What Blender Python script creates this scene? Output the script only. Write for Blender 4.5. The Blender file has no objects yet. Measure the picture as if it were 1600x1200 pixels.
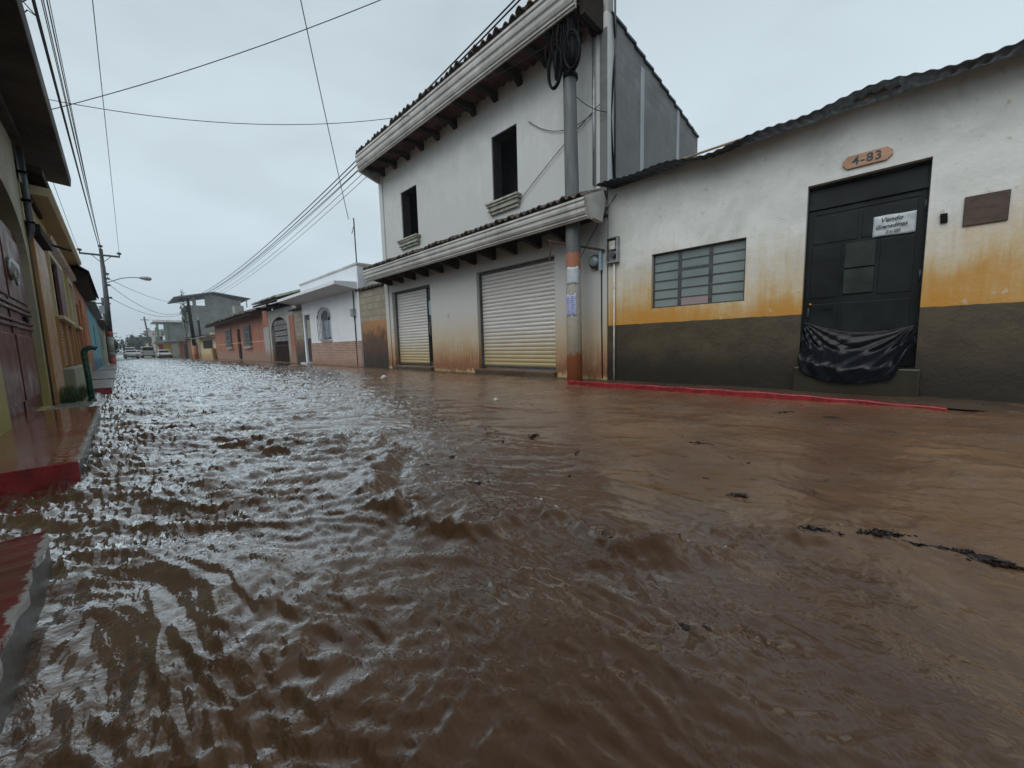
import bpy, math, random
import numpy as np
from mathutils import Vector, Matrix
random.seed(7); RNG = np.random.default_rng(7)
scene = bpy.context.scene
COL = scene.collection

# ------------------------------------------------------------------ camera
CAM_H = 0.78
f, pit, rol, yaw = 592.83, 0.106414, -0.026719, 0.798363
fw = Vector((math.sin(yaw)*math.cos(pit), math.cos(yaw)*math.cos(pit), -math.sin(pit)))
rt = Vector((math.cos(yaw), -math.sin(yaw), 0)); up = rt.cross(fw)
rt2 = math.cos(rol)*rt + math.sin(rol)*up; up2 = -math.sin(rol)*rt + math.cos(rol)*up
cd = bpy.data.cameras.new('camera'); cam = bpy.data.objects.new('camera', cd); COL.objects.link(cam)
cd.sensor_width = 36; cd.lens = f/1600*36; cd.clip_start = 0.02; cd.clip_end = 3000
m = Matrix((rt2, up2, -fw)).transposed().to_4x4(); m.translation = Vector((0, 0, CAM_H)); cam.matrix_world = m
scene.camera = cam

# ------------------------------------------------------------------ sky, sun, exposure
SUN_EL, SUN_AZ = math.radians(44), math.radians(-95)       # azimuth from +Y towards +X
w = bpy.data.worlds.new("World"); scene.world = w; w.use_nodes = True
nt = w.node_tree; nt.nodes.clear()
def N(t, typ, **k):
    n = t.nodes.new(typ)
    for a, v in k.items(): setattr(n, a, v)
    return n
out = N(nt, 'ShaderNodeOutputWorld'); bg = N(nt, 'ShaderNodeBackground'); bg.inputs['Strength'].default_value = 0.1
sky = N(nt, 'ShaderNodeTexSky'); sky.sky_type = 'NISHITA'; sky.sun_disc = False
sky.sun_elevation = SUN_EL; sky.sun_rotation = SUN_AZ; sky.air_density = 1.0; sky.dust_density = 4.0; sky.ozone_density = 1.0
tc = N(nt, 'ShaderNodeTexCoord'); sep = N(nt, 'ShaderNodeSeparateXYZ'); nt.links.new(tc.outputs['Generated'], sep.inputs[0])
# overcast deck: even grey blue, a little darker low down with a soft bank of cloud
n1 = N(nt, 'ShaderNodeTexNoise'); n1.inputs['Scale'].default_value = 2.6; n1.inputs['Detail'].default_value = 4; n1.inputs['Roughness'].default_value = .5; n1.inputs['Distortion'].default_value = .4
mp = N(nt, 'ShaderNodeMapping'); mp.inputs['Scale'].default_value = (1, 1, 2.6); mp.inputs['Location'].default_value = (.6, .3, .1)
nt.links.new(tc.outputs['Generated'], mp.inputs[0]); nt.links.new(mp.outputs[0], n1.inputs['Vector'])
r1 = N(nt, 'ShaderNodeValToRGB')
r1.color_ramp.elements[0].position = .36; r1.color_ramp.elements[0].color = (7.6, 8.9, 9.7, 1)
r1.color_ramp.elements[1].position = .62; r1.color_ramp.elements[1].color = (8.6, 10.1, 11.0, 1)
nt.links.new(n1.outputs['Fac'], r1.inputs[0])
r2 = N(nt, 'ShaderNodeValToRGB'); els = r2.color_ramp.elements
els[0].position = 0.0; els[0].color = (.70, .73, .755, 1); els[1].position = 1.0; els[1].color = (1, 1, 1, 1)
e = els.new(.16); e.color = (.74, .755, .77, 1); e = els.new(.36); e.color = (.77, .77, .765, 1); e = els.new(.62); e.color = (.62, .62, .62, 1); e = els.new(.78); e.color = (.72, .72, .72, 1)
nt.links.new(sep.outputs['Z'], r2.inputs[0])
mu = N(nt, 'ShaderNodeMixRGB', blend_type='MULTIPLY'); mu.inputs[0].default_value = 1
nt.links.new(r1.outputs[0], mu.inputs[1]); nt.links.new(r2.outputs[0], mu.inputs[2])
mx = N(nt, 'ShaderNodeMixRGB'); mx.inputs[0].default_value = .95
nt.links.new(sky.outputs[0], mx.inputs[1]); nt.links.new(mu.outputs[0], mx.inputs[2])
nt.links.new(mx.outputs[0], bg.inputs['Color']); nt.links.new(bg.outputs[0], out.inputs[0])
sd = bpy.data.lights.new('sun', 'SUN'); sd.energy = 1.5; sd.angle = math.radians(50); sd.color = (1, .98, .95)
so = bpy.data.objects.new('sun', sd); COL.objects.link(so)
d = Vector((math.sin(SUN_AZ)*math.cos(SUN_EL), math.cos(SUN_AZ)*math.cos(SUN_EL), math.sin(SUN_EL)))
so.rotation_euler = (-d).to_track_quat('-Z', 'Y').to_euler(); so.location = d*50
vs = scene.view_settings; vs.view_transform = 'Standard'; vs.look = 'None'; vs.exposure = 0.15; vs.gamma = 1; vs.use_curve_mapping = False

# ------------------------------------------------------------------ materials
def newmat(name):
    m = bpy.data.materials.new(name); m.use_nodes = True; t = m.node_tree; t.nodes.clear()
    o = N(t, 'ShaderNodeOutputMaterial'); b = N(t, 'ShaderNodeBsdfPrincipled'); t.links.new(b.outputs[0], o.inputs[0])
    return m, t, b
def noise(t, scale, detail=4, rough=.55, vec=None, stretch=None, dist=0):
    n = N(t, 'ShaderNodeTexNoise'); n.inputs['Scale'].default_value = scale; n.inputs['Detail'].default_value = detail
    n.inputs['Roughness'].default_value = rough; n.inputs['Distortion'].default_value = dist
    if vec is None: vec = N(t, 'ShaderNodeNewGeometry').outputs['Position']
    if stretch:
        mp = N(t, 'ShaderNodeMapping'); mp.inputs['Scale'].default_value = stretch; t.links.new(vec, mp.inputs[0]); vec = mp.outputs[0]
    t.links.new(vec, n.inputs['Vector']); return n.outputs['Fac']
def mrange(t, v, a, b, c=0., d=1., smooth=True):
    n = N(t, 'ShaderNodeMapRange'); n.interpolation_type = 'SMOOTHSTEP' if smooth else 'LINEAR'
    for i, x in zip(('From Min', 'From Max', 'To Min', 'To Max'), (a, b, c, d)): n.inputs[i].default_value = x
    t.links.new(v, n.inputs['Value']); return n.outputs[0]
def math_(t, op, a, b=None):
    n = N(t, 'ShaderNodeMath', operation=op)
    for i, x in enumerate((a, b)):
        if x is None: continue
        if isinstance(x, (int, float)): n.inputs[i].default_value = x
        else: t.links.new(x, n.inputs[i])
    return n.outputs[0]
def mix(t, fac, a, b, mode='MIX'):
    n = N(t, 'ShaderNodeMixRGB', blend_type=mode)
    for i, x in enumerate((fac, a, b)):
        if isinstance(x, (int, float)): n.inputs[i].default_value = x
        elif isinstance(x, tuple): n.inputs[i].default_value = (*x[:3], 1)
        else: t.links.new(x, n.inputs[i])
    return n.outputs[0]
def bump(t, b, h, strength=.3, dist=.01):
    n = N(t, 'ShaderNodeBump'); n.inputs['Strength'].default_value = strength; n.inputs['Distance'].default_value = dist
    t.links.new(h, n.inputs['Height']); t.links.new(n.outputs[0], b.inputs['Normal'])
def posz(t):
    s = N(t, 'ShaderNodeSeparateXYZ'); t.links.new(N(t, 'ShaderNodeNewGeometry').outputs['Position'], s.inputs[0]); return s.outputs['Z']
_M = {}
def plain(name, col, rough=.6, metal=0., var=.25, vscale=6, bmp=.15, bscale=60, bd=.004, stretch=None, spec=.5):
    if name in _M: return _M[name]
    m, t, b = newmat(name)
    n = noise(t, vscale, 5, .6, stretch=stretch)
    c = mix(t, mrange(t, n, .3, .7), tuple(x*(1-var) for x in col), tuple(min(1, x*(1+var)) for x in col))
    n2 = noise(t, vscale*7, 3, .6); c = mix(t, mrange(t, n2, .55, .8, 0, var*.8), c, tuple(x*.5 for x in col))
    t.links.new(c, b.inputs['Base Color']); b.inputs['Metallic'].default_value = metal
    r = mrange(t, noise(t, vscale*2.3, 3), .3, .7, max(0.03, rough-.1), min(1, rough+.1)); t.links.new(r, b.inputs['Roughness'])
    b.inputs['Specular IOR Level'].default_value = spec
    if bmp: bump(t, b, noise(t, bscale, 4, .6), bmp, bd)
    _M[name] = m; return m
def wallmat(name, base, layers=(), rough=.75, var=.06, bmp=.25, blocks=None, courses=None, mortar=(.3, .29, .27), wet=0., axis='y'):
    """painted or bare masonry; layers = (colour, z_full, z_none, wobble, streakiness): mud and damp that rise from the ground"""
    if name in _M: return _M[name]
    m, t, b = newmat(name)
    z = posz(t); c = base; hgt = noise(t, 18, 6, .6)
    if blocks:
        g = N(t, 'ShaderNodeNewGeometry').outputs['Position']; s = N(t, 'ShaderNodeSeparateXYZ'); t.links.new(g, s.inputs[0])
        cb = N(t, 'ShaderNodeCombineXYZ'); t.links.new(s.outputs['Y' if axis == 'y' else 'X'], cb.inputs[0]); t.links.new(s.outputs['Z'], cb.inputs[1])
        bt = N(t, 'ShaderNodeTexBrick'); t.links.new(cb.outputs[0], bt.inputs['Vector']); bt.inputs['Scale'].default_value = 1
        bt.inputs['Brick Width'].default_value = blocks[0]; bt.inputs['Row Height'].default_value = blocks[1]; bt.inputs['Mortar Size'].default_value = blocks[2]
        bt.inputs['Color1'].default_value = (*base, 1); bt.inputs['Color2'].default_value = (*[x*blocks[3] for x in base], 1); bt.inputs['Mortar'].default_value = (*mortar, 1)
        bt.inputs['Mortar Smooth'].default_value = .2
        c = bt.outputs['Color']; hgt = math_(t, 'SUBTRACT', math_(t, 'MULTIPLY', hgt, .4), math_(t, 'MULTIPLY', bt.outputs['Fac'], 1.0))
    n = noise(t, 1.3, 6, .65, dist=.5)
    c = mix(t, mrange(t, n, .35, .65, 0, 1), c, mix(t, 1.0, c, (1-var*2,)*3, 'MULTIPLY'))
    st = noise(t, 3, 5, .6, stretch=(4, 4, .35))
    c = mix(t, mrange(t, st, .52, .75, 0, var*3), c, mix(t, 1.0, c, (.55, .52, .46), 'MULTIPLY'))
    for (lc, zf, zn, wob, stk) in layers:
        nn = noise(t, 2.2, 6, .62, dist=.3); ns = noise(t, 5, 4, .6, stretch=(3, 3, .25))
        zz = math_(t, 'ADD', z, math_(t, 'MULTIPLY', math_(t, 'SUBTRACT', nn, .5), wob))
        zz = math_(t, 'ADD', zz, math_(t, 'MULTIPLY', math_(t, 'SUBTRACT', ns, .5), stk))
        c = mix(t, mrange(t, zz, zn, zf), c, lc)
    n3 = noise(t, 55, 4, .7); c = mix(t, mrange(t, n3, .62, .8, 0, .25), c, mix(t, 1.0, c, (.6, .56, .5), 'MULTIPLY'))
    t.links.new(c, b.inputs['Base Color'])
    r = mrange(t, noise(t, 2, 4), .3, .7, rough-.12, rough+.08); t.links.new(r, b.inputs['Roughness'])
    bump(t, b, hgt, bmp, .012)
    _M[name] = m; return m

def house4_mat():
    m, t, b = newmat('plaster with ochre damp over dark wainscot')
    z = posz(t); c = (.64, .655, .635)
    n = noise(t, 1.1, 6, .65, dist=.6); c = mix(t, mrange(t, n, .35, .65), c, (.50, .52, .50))
    nn = noise(t, 1.6, 6, .6, dist=.4); ns = noise(t, 4, 5, .6, stretch=(2.2, 2.2, .22))
    zz = math_(t, 'ADD', z, math_(t, 'MULTIPLY', math_(t, 'SUBTRACT', nn, .5), 1.15)); zz = math_(t, 'ADD', zz, math_(t, 'MULTIPLY', math_(t, 'SUBTRACT', ns, .5), .8))
    c = mix(t, mrange(t, zz, 2.4, 1.15), c, (.48, .35, .16))
    c = mix(t, mrange(t, zz, 1.65, 1.0), c, (.45, .215, .030))
    c = mix(t, mrange(t, noise(t, 9, 6, .7), .6, .72, 0, .45), c, (.26, .15, .05))
    nl = noise(t, 9, 2, .5); zl = math_(t, 'ADD', z, math_(t, 'MULTIPLY', math_(t, 'SUBTRACT', nl, .5), .02))
    low = mix(t, mrange(t, noise(t, 3, 6, .65), .35, .7), (.064, .047, .024), (.036, .026, .013))
    low = mix(t, mrange(t, math_(t, 'ADD', z, math_(t, 'MULTIPLY', math_(t, 'SUBTRACT', noise(t, 2.5, 5), .5), .5)), .75, .2), low, (.016, .012, .007))
    dr = noise(t, 6, 5, .65, stretch=(5, 5, .30)); c = mix(t, math_(t, 'MULTIPLY', mrange(t, dr, .56, .72, 0, .55), mrange(t, z, 3.5, 1.2)), c, (.33, .24, .12))   # drips
    c = mix(t, mrange(t, noise(t, 4.5, 7, .75), .62, .66, 0, .5), c, (.50, .47, .40))   # old patching
    c = mix(t, mrange(t, zl, 1.078, 1.068), c, low)
    t.links.new(c, b.inputs['Base Color']); t.links.new(mrange(t, zl, 1.08, 1.07, .7, .5), b.inputs['Roughness'])
    bump(t, b, noise(t, 9, 8, .7), .55, .016); return m

M = {}
M['h4'] = house4_mat()
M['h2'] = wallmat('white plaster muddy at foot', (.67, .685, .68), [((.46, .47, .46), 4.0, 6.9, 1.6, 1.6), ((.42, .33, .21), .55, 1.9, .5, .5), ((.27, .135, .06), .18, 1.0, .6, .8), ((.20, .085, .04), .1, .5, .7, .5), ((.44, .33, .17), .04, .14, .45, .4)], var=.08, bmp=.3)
M['h2trim'] = wallmat('pale moulded plaster', (.50, .50, .48), [], var=.16, bmp=.2)
M['block'] = wallmat('grey concrete block', (.20, .21, .21), [((.13, .135, .13), 4.5, 6.6, 2.2, 1.8)], var=.14, blocks=(.4, .2, .012, .85), mortar=(.15, .16, .17), bmp=.5, axis='x')
M['blockwall'] = wallmat('grey block wall stained brown', (.30, .27, .21), [((.10, .055, .03), .9, 1.7, .9, .3), ((.035, .022, .016), .3, .95, .7, .3)], blocks=(.42, .24, .02, .8), mortar=(.20, .17, .12), bmp=.5)
M['rustsheet'] = wallmat('rusty peeling sheet', (.33, .17, .07), [((.075, .04, .025), 1.0, 1.7, 1.6, 1.0), ((.03, .02, .015), .3, .85, .5, .3)], bmp=.5)
M['whiteh'] = wallmat('whitewashed plaster', (.66, .70, .74), [], var=.04, bmp=.15)
M['brick'] = wallmat('thin red brick facing', (.36, .19, .13), [((.26, .15, .10), .0, .4, .2, .2)], blocks=(.24, .07, .012, .6), mortar=(.40, .34, .30), bmp=.5)
M['orangeh'] = wallmat('terracotta painted plaster', (.30, .115, .07), [((.22, .14, .10), .3, 1.0, .3, .2)], var=.1)
M['greyp'] = wallmat('bare grey plaster', (.30, .30, .28), [((.2, .13, .09), .2, 1.1, .3, .2)], var=.1)
M['greyc'] = wallmat('grey cement render', (.22, .235, .23), [], var=.15, blocks=(.8, .4, .01, .92), mortar=(.2, .21, .2), axis='x')
M['greenc'] = wallmat('mossy grey cement', (.15, .18, .16), [], var=.15)
M['cream'] = wallmat('cream plaster', (.50, .42, .26), [((.34, .20, .08), .2, .9, .3, .3)], var=.08)
M['yellowh'] = wallmat('yellow ochre plaster', (.40, .31, .09), [((.26, .15, .06), .3, 1.1, .4, .4)], var=.1)
M['lefth'] = wallmat('cream left plaster', (.30, .28, .20), [((.30, .25, .08), .2, 1.3, .3, .3)], var=.12)
M['orangel'] = wallmat('orange left plaster', (.36, .12, .05), [((.16, .08, .05), .2, 1.1, .3, .3)], var=.1)
M['bluel'] = wallmat('turquoise plaster', (.10, .30, .36), [((.03, .12, .22), .45, .75, .1, .1)], var=.08)
M['greenl'] = wallmat('pale green plaster', (.20, .26, .20), [], var=.1)
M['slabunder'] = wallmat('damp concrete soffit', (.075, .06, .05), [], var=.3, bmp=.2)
M['redkerb'] = plain('worn red kerb paint', (.22, .014, .018), .3, var=.3, vscale=9, bmp=.3, bscale=30)
M['redkerb2'] = plain('muddy red kerb paint', (.26, .022, .022), .22, var=.3, vscale=5, bmp=.4, bscale=12, bd=.01)
M['wood'] = plain('dark weathered wood', (.022, .014, .010), .85, spec=.2, var=.4, stretch=(1, 6, 6), vscale=3)
M['tile'] = plain('mossy clay tile', (.085, .065, .05), .85, var=.5, vscale=7, bmp=.5, bscale=25)
M['soffit'] = plain('clay brick ceiling', (.085, .032, .022), .85, var=.4, vscale=5)
M['darkgate'] = plain('dark painted gate', (.035, .018, .015), .35, var=.3)
M['black'] = plain('black rubber', (.006, .006, .007), .55, var=.2, bmp=0, spec=.08)
M['cable'] = plain('cable sheath', (.012, .013, .017), .6, var=.2, bmp=0, spec=.25)
M['steel'] = plain('galvanised steel', (.30, .31, .32), .4, .6, var=.2)
M['darksteel'] = plain('dark steel', (.06, .065, .07), .45, .3, var=.3)
M['green'] = plain('green enamel', (.008, .055, .04), .25, var=.2, bmp=.1)
M['plaque'] = plain('dark wooden plaque', (.055, .030, .018), .6, var=.3, stretch=(1, 1, 7))
M['signwood'] = plain('light varnished wood', (.38, .21, .12), .5, var=.18, stretch=(1, 2, 12), vscale=2)
M['ink'] = plain('dark ink', (.03, .045, .05), .6, bmp=0)
M['paper'] = plain('creased white paper', (.42, .47, .50), .35, var=.1, bmp=.6, bscale=14, bd=.01)
M['bluepaper'] = plain('bluish poster', (.36, .40, .62), .6, var=.12, bmp=.2, bscale=20)
M['brass'] = plain('brass', (.35, .24, .08), .35, .9, bmp=0)
M['glass'] = None
M['interior'] = plain('dark interior', (.02, .02, .02), .9, bmp=0)
M['maroon'] = plain('maroon shutter', (.09, .022, .03), .55, var=.2)
M['slats'] = plain('varnished slats', (.26, .125, .04), .65, var=.25, stretch=(1, 1, 9), vscale=3)
M['ochrewood'] = plain('ochre timber', (.30, .15, .045), .45, var=.2, stretch=(3, 3, .4), vscale=3)
M['corr'] = plain('dark corrugated sheet', (.030, .034, .04), .5, .2, var=.4, vscale=4)
M['rustpipe'] = plain('pale orange pipe', (.33, .22, .14), .6, bmp=0)
M['white'] = plain('dirty white plastic', (.55, .53, .48), .5, bmp=.1)
M['debris'] = plain('soaked debris', (.022, .009, .007), .5, var=.5, vscale=20, bmp=.8, bscale=60)
M['bark'] = plain('bark', (.06, .045, .03), .9)
M['leaf'] = plain('dull leaves', (.045, .075, .035), .7, var=.4, vscale=2, bmp=0)
M['farleaf'] = plain('far leaves', (.05, .075, .05), .8, var=.3, vscale=1, bmp=0)
M['grass'] = plain('wet grass', (.045, .075, .02), .6, var=.4, vscale=9, bmp=0)

def mat_glass():
    m, t, b = newmat('frosted window glass')
    c = mix(t, mrange(t, noise(t, 1.2, 3), .35, .65), (.16, .20, .20), (.20, .245, .245))
    t.links.new(c, b.inputs['Base Color']); b.inputs['Roughness'].default_value = .22; b.inputs['Specular IOR Level'].default_value = .6
    bump(t, b, noise(t, 90, 2), .25, .003); return m
M['glass'] = mat_glass()
m, t, b = newmat('pinkish cloudy glass'); b.inputs['Base Color'].default_value = (.27, .22, .23, 1); b.inputs['Roughness'].default_value = .3; M['pinkglass'] = m
m, t, b = newmat('pale blue glass'); b.inputs['Base Color'].default_value = (.28, .38, .46, 1); b.inputs['Roughness'].default_value = .2; M['blueglass'] = m  # flat pale blue base colour, no emission
def mat_shutter():
    m, t, b = newmat('galvanised roller slats')
    z = posz(t); c = mix(t, mrange(t, noise(t, 3, 4, stretch=(1, .4, 6)), .3, .7), (.53, .52, .50), (.64, .63, .60))
    zz = math_(t, 'ADD', z, math_(t, 'MULTIPLY', math_(t, 'SUBTRACT', noise(t, 3, 5), .5), .5))
    c = mix(t, mrange(t, zz, 1.3, .25), c, (.46, .37, .20))
    c = mix(t, mrange(t, noise(t, 12, 5, .7), .6, .75, 0, .35), c, (.25, .2, .13))
    t.links.new(c, b.inputs['Base Color']); b.inputs['Metallic'].default_value = .35; b.inputs['Roughness'].default_value = .38; return m
M['shutter'] = mat_shutter()
def mat_door4():
    m, t, b = newmat('dark green black metal door')
    c = mix(t, mrange(t, noise(t, 2.5, 5), .35, .7), (.005, .007, .0075), (.012, .017, .019))
    b.inputs['Specular IOR Level'].default_value = .2
    t.links.new(c, b.inputs['Base Color']); t.links.new(mrange(t, noise(t, 3, 5), .3, .7, .35, .55), b.inputs['Roughness'])
    bump(t, b, noise(t, 3, 3), .2, .02); return m
M['door4'] = mat_door4()
def mat_plastic():
    m, t, b = newmat('black plastic film'); b.inputs['Base Color'].default_value = (.004, .005, .008, 1); b.inputs['Roughness'].default_value = .26
    b.inputs['Specular IOR Level'].default_value = .22
    bump(t, b, noise(t, 9, 3, .5, dist=1.5), .3, .012); return m
M['film'] = mat_plastic()
def mat_leftdoor():
    m, t, b = newmat('glossy brown metal door')
    c = mix(t, mrange(t, noise(t, 4, 5, stretch=(2, 2, .4)), .3, .7), (.075, .018, .012), (.115, .030, .020))
    t.links.new(c, b.inputs['Base Color']); t.links.new(mrange(t, noise(t, 4, 4), .3, .7, .28, .5), b.inputs['Roughness']); b.inputs['Specular IOR Level'].default_value = .22
    bump(t, b, noise(t, 5, 3), .15, .02); return m
M['ldoor'] = mat_leftdoor()
def mat_platform():
    m, t, b = newmat('wet muddy red painted concrete')
    n = noise(t, 3.2, 6, .65, dist=.4)
    c = mix(t, mrange(t, n, .38, .62), (.20, .045, .03), (.22, .10, .055))
    c = mix(t, mrange(t, noise(t, 11, 6, .7), .62, .74, 0, .5), c, (.26, .22, .16))
    return edge_wet_glints(t, b, m, c, (.04, .2))
def edge_wet_glints(t, b, m, c, rg_):
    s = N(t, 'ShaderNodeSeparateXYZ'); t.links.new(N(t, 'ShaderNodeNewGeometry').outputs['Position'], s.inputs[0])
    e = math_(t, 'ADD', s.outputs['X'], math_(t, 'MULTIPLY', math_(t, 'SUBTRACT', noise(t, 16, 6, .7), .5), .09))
    k = mrange(t, e, -.243, -.232); c = mix(t, k, c, (.36, .33, .31))  # pale noise band paints wet highlights along the platform edge
    t.links.new(c, b.inputs['Base Color']); t.links.new(mrange(t, noise(t, 2.5, 5), .35, .65, *rg_), b.inputs['Roughness'])
    bump(t, b, noise(t, 7, 5), .12, .01); return m
M['platform'] = mat_platform()
m, t, b = newmat('worn wet red paint'); M['redtop'] = edge_wet_glints(t, b, m, mix(t, mrange(t, noise(t, 4, 6, .65), .35, .7), (.19, .016, .018), (.10, .028, .018)), (.08, .3))
M['platside'] = wallmat('wet grey concrete kerb side', (.085, .075, .065), [((.06, .045, .035), -.1, .13, .1, .1)], rough=.4)
M['sidewalk'] = wallmat('silted pavement', (.09, .062, .04), [], rough=.35, var=.2)
def mat_pole():
    m, t, b = newmat('concrete pole with painted band and poster scraps')
    z = posz(t); c = mix(t, mrange(t, noise(t, 3, 5, stretch=(3, 3, .5)), .35, .65), (.075, .085, .088), (.115, .125, .125))
    def band(c, z0, z1, col, wob):
        zz = math_(t, 'ADD', z, math_(t, 'MULTIPLY', math_(t, 'SUBTRACT', noise(t, 9, 5, .65), .5), wob))
        k = math_(t, 'MULTIPLY', mrange(t, zz, z0, z0+.02), mrange(t, zz, z1+.02, z1)); return mix(t, k, c, col)
    c = band(c, .10, 2.30, (.34, .33, .30), .2)      # stripped paper and glue
    c = mix(t, math_(t, 'MULTIPLY', mrange(t, noise(t, 13, 6, .75), .52, .60), mrange(t, z, 1.6, .9)), c, (.25, .20, .13))
    c = mix(t, mrange(t, math_(t, 'ADD', z, math_(t, 'MULTIPLY', noise(t, 6, 5), .5)), 1.7, .9, 0, .75), c, (.27, .22, .15))
    c = band(c, 2.13, 2.42, (.30, .12, .065), .16)
    k = math_(t, 'MULTIPLY', mrange(t, noise(t, 24, 5, .7, stretch=(1, 1, 2)), .58, .64), math_(t, 'MULTIPLY', mrange(t, z, 1.1, 1.2), mrange(t, z, 2.1, 2.0)))
    c = mix(t, k, c, (.05, .05, .045))
    zz = math_(t, 'ADD', z, math_(t, 'MULTIPLY', math_(t, 'SUBTRACT', noise(t, 7, 6, .7), .5), .55))
    c = mix(t, mrange(t, zz, .62, .50), c, (.27, .085, .03))
    t.links.new(c, b.inputs['Base Color']); b.inputs['Roughness'].default_value = .6; bump(t, b, noise(t, 40, 4), .25, .004); return m
M['pole'] = mat_pole()
def mat_water():
    m, t, b = newmat('muddy flood water')
    c = mix(t, mrange(t, noise(t, .8, 6, .6, dist=1.0), .35, .65), (.105, .050, .025), (.135, .072, .036))
    c = mix(t, mrange(t, noise(t, 3.5, 6, .65, dist=1.5, stretch=(1, .5, 1)), .45, .7, 0, .6), c, (.075, .036, .020))
    c = mix(t, mrange(t, noise(t, 9, 6, .7, dist=1.2), .62, .75, 0, .4), c, (.18, .115, .066))
    t.links.new(c, b.inputs['Base Color']); b.inputs['Specular IOR Level'].default_value = .12; b.inputs['Roughness'].default_value = .5
    h1 = noise(t, 7, 4, .55, stretch=(1.0, .7, 1), dist=.7); h2 = noise(t, 24, 3, .5, dist=.3)
    h = math_(t, 'MULTIPLY', math_(t, 'ADD', h1, math_(t, 'MULTIPLY', h2, .3)), mrange(t, noise(t, 1.1, 3, .5, dist=1.0), .38, .62, .15, 1.0))
    bump(t, b, h, .7, .035); nrm = b.inputs['Normal'].links[0].from_socket; bn = b.inputs['Normal'].links[0].from_node
    # silty film: mirror-like at low angles, brown when looked into
    gl = N(t, 'ShaderNodeBsdfGlossy'); gl.inputs['Color'].default_value = (.95, .95, .95, 1); t.links.new(nrm, gl.inputs['Normal'])
    t.links.new(mrange(t, noise(t, 2.0, 4, .6), 0.35, .65, .03, .12), gl.inputs['Roughness'])
    lw = N(t, 'ShaderNodeLayerWeight'); lw.inputs['Blend'].default_value = .5; t.links.new(nrm, lw.inputs['Normal'])
    sx = N(t, 'ShaderNodeSeparateXYZ'); t.links.new(N(t, 'ShaderNodeNewGeometry').outputs['Position'], sx.inputs[0])
    calm = math_(t, 'SUBTRACT', sx.outputs['X'], math_(t, 'MULTIPLY', sx.outputs['Y'], .30))     # thick calm silt along the right half mirrors less
    calm = math_(t, 'ADD', calm, math_(t, 'MULTIPLY', noise(t, 1.4, 5, .6, dist=.8), 1.4))
    t.links.new(mrange(t, calm, 1.2, 2.8, .70, .40), bn.inputs['Strength'])
    fac = math_(t, 'MULTIPLY', math_(t, 'POWER', lw.outputs['Facing'], 3.5), mrange(t, calm, 1.3, 3.0, 1.62, .70))
    fac = math_(t, 'MINIMUM', fac, .93); t.links.new(math_(t, 'ADD', mrange(t, noise(t, 2.0, 4, .6), .35, .65, .03, .12), mrange(t, calm, 1.2, 3.2, 0, .16)), gl.inputs['Roughness'])
    t.links.new(mix(t, mrange(t, calm, 1.0, 3.0), c, mix(t, 1.0, c, (1.25, 1.18, 1.10), 'MULTIPLY')), b.inputs['Base Color'])
    ms = N(t, 'ShaderNodeMixShader'); t.links.new(fac, ms.inputs[0]); t.links.new(b.outputs[0], ms.inputs[1]); t.links.new(gl.outputs[0], ms.inputs[2])
    t.links.new(ms.outputs[0], [n for n in t.nodes if n.type == 'OUTPUT_MATERIAL'][0].inputs[0]); return m
M['water'] = mat_water()

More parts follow.
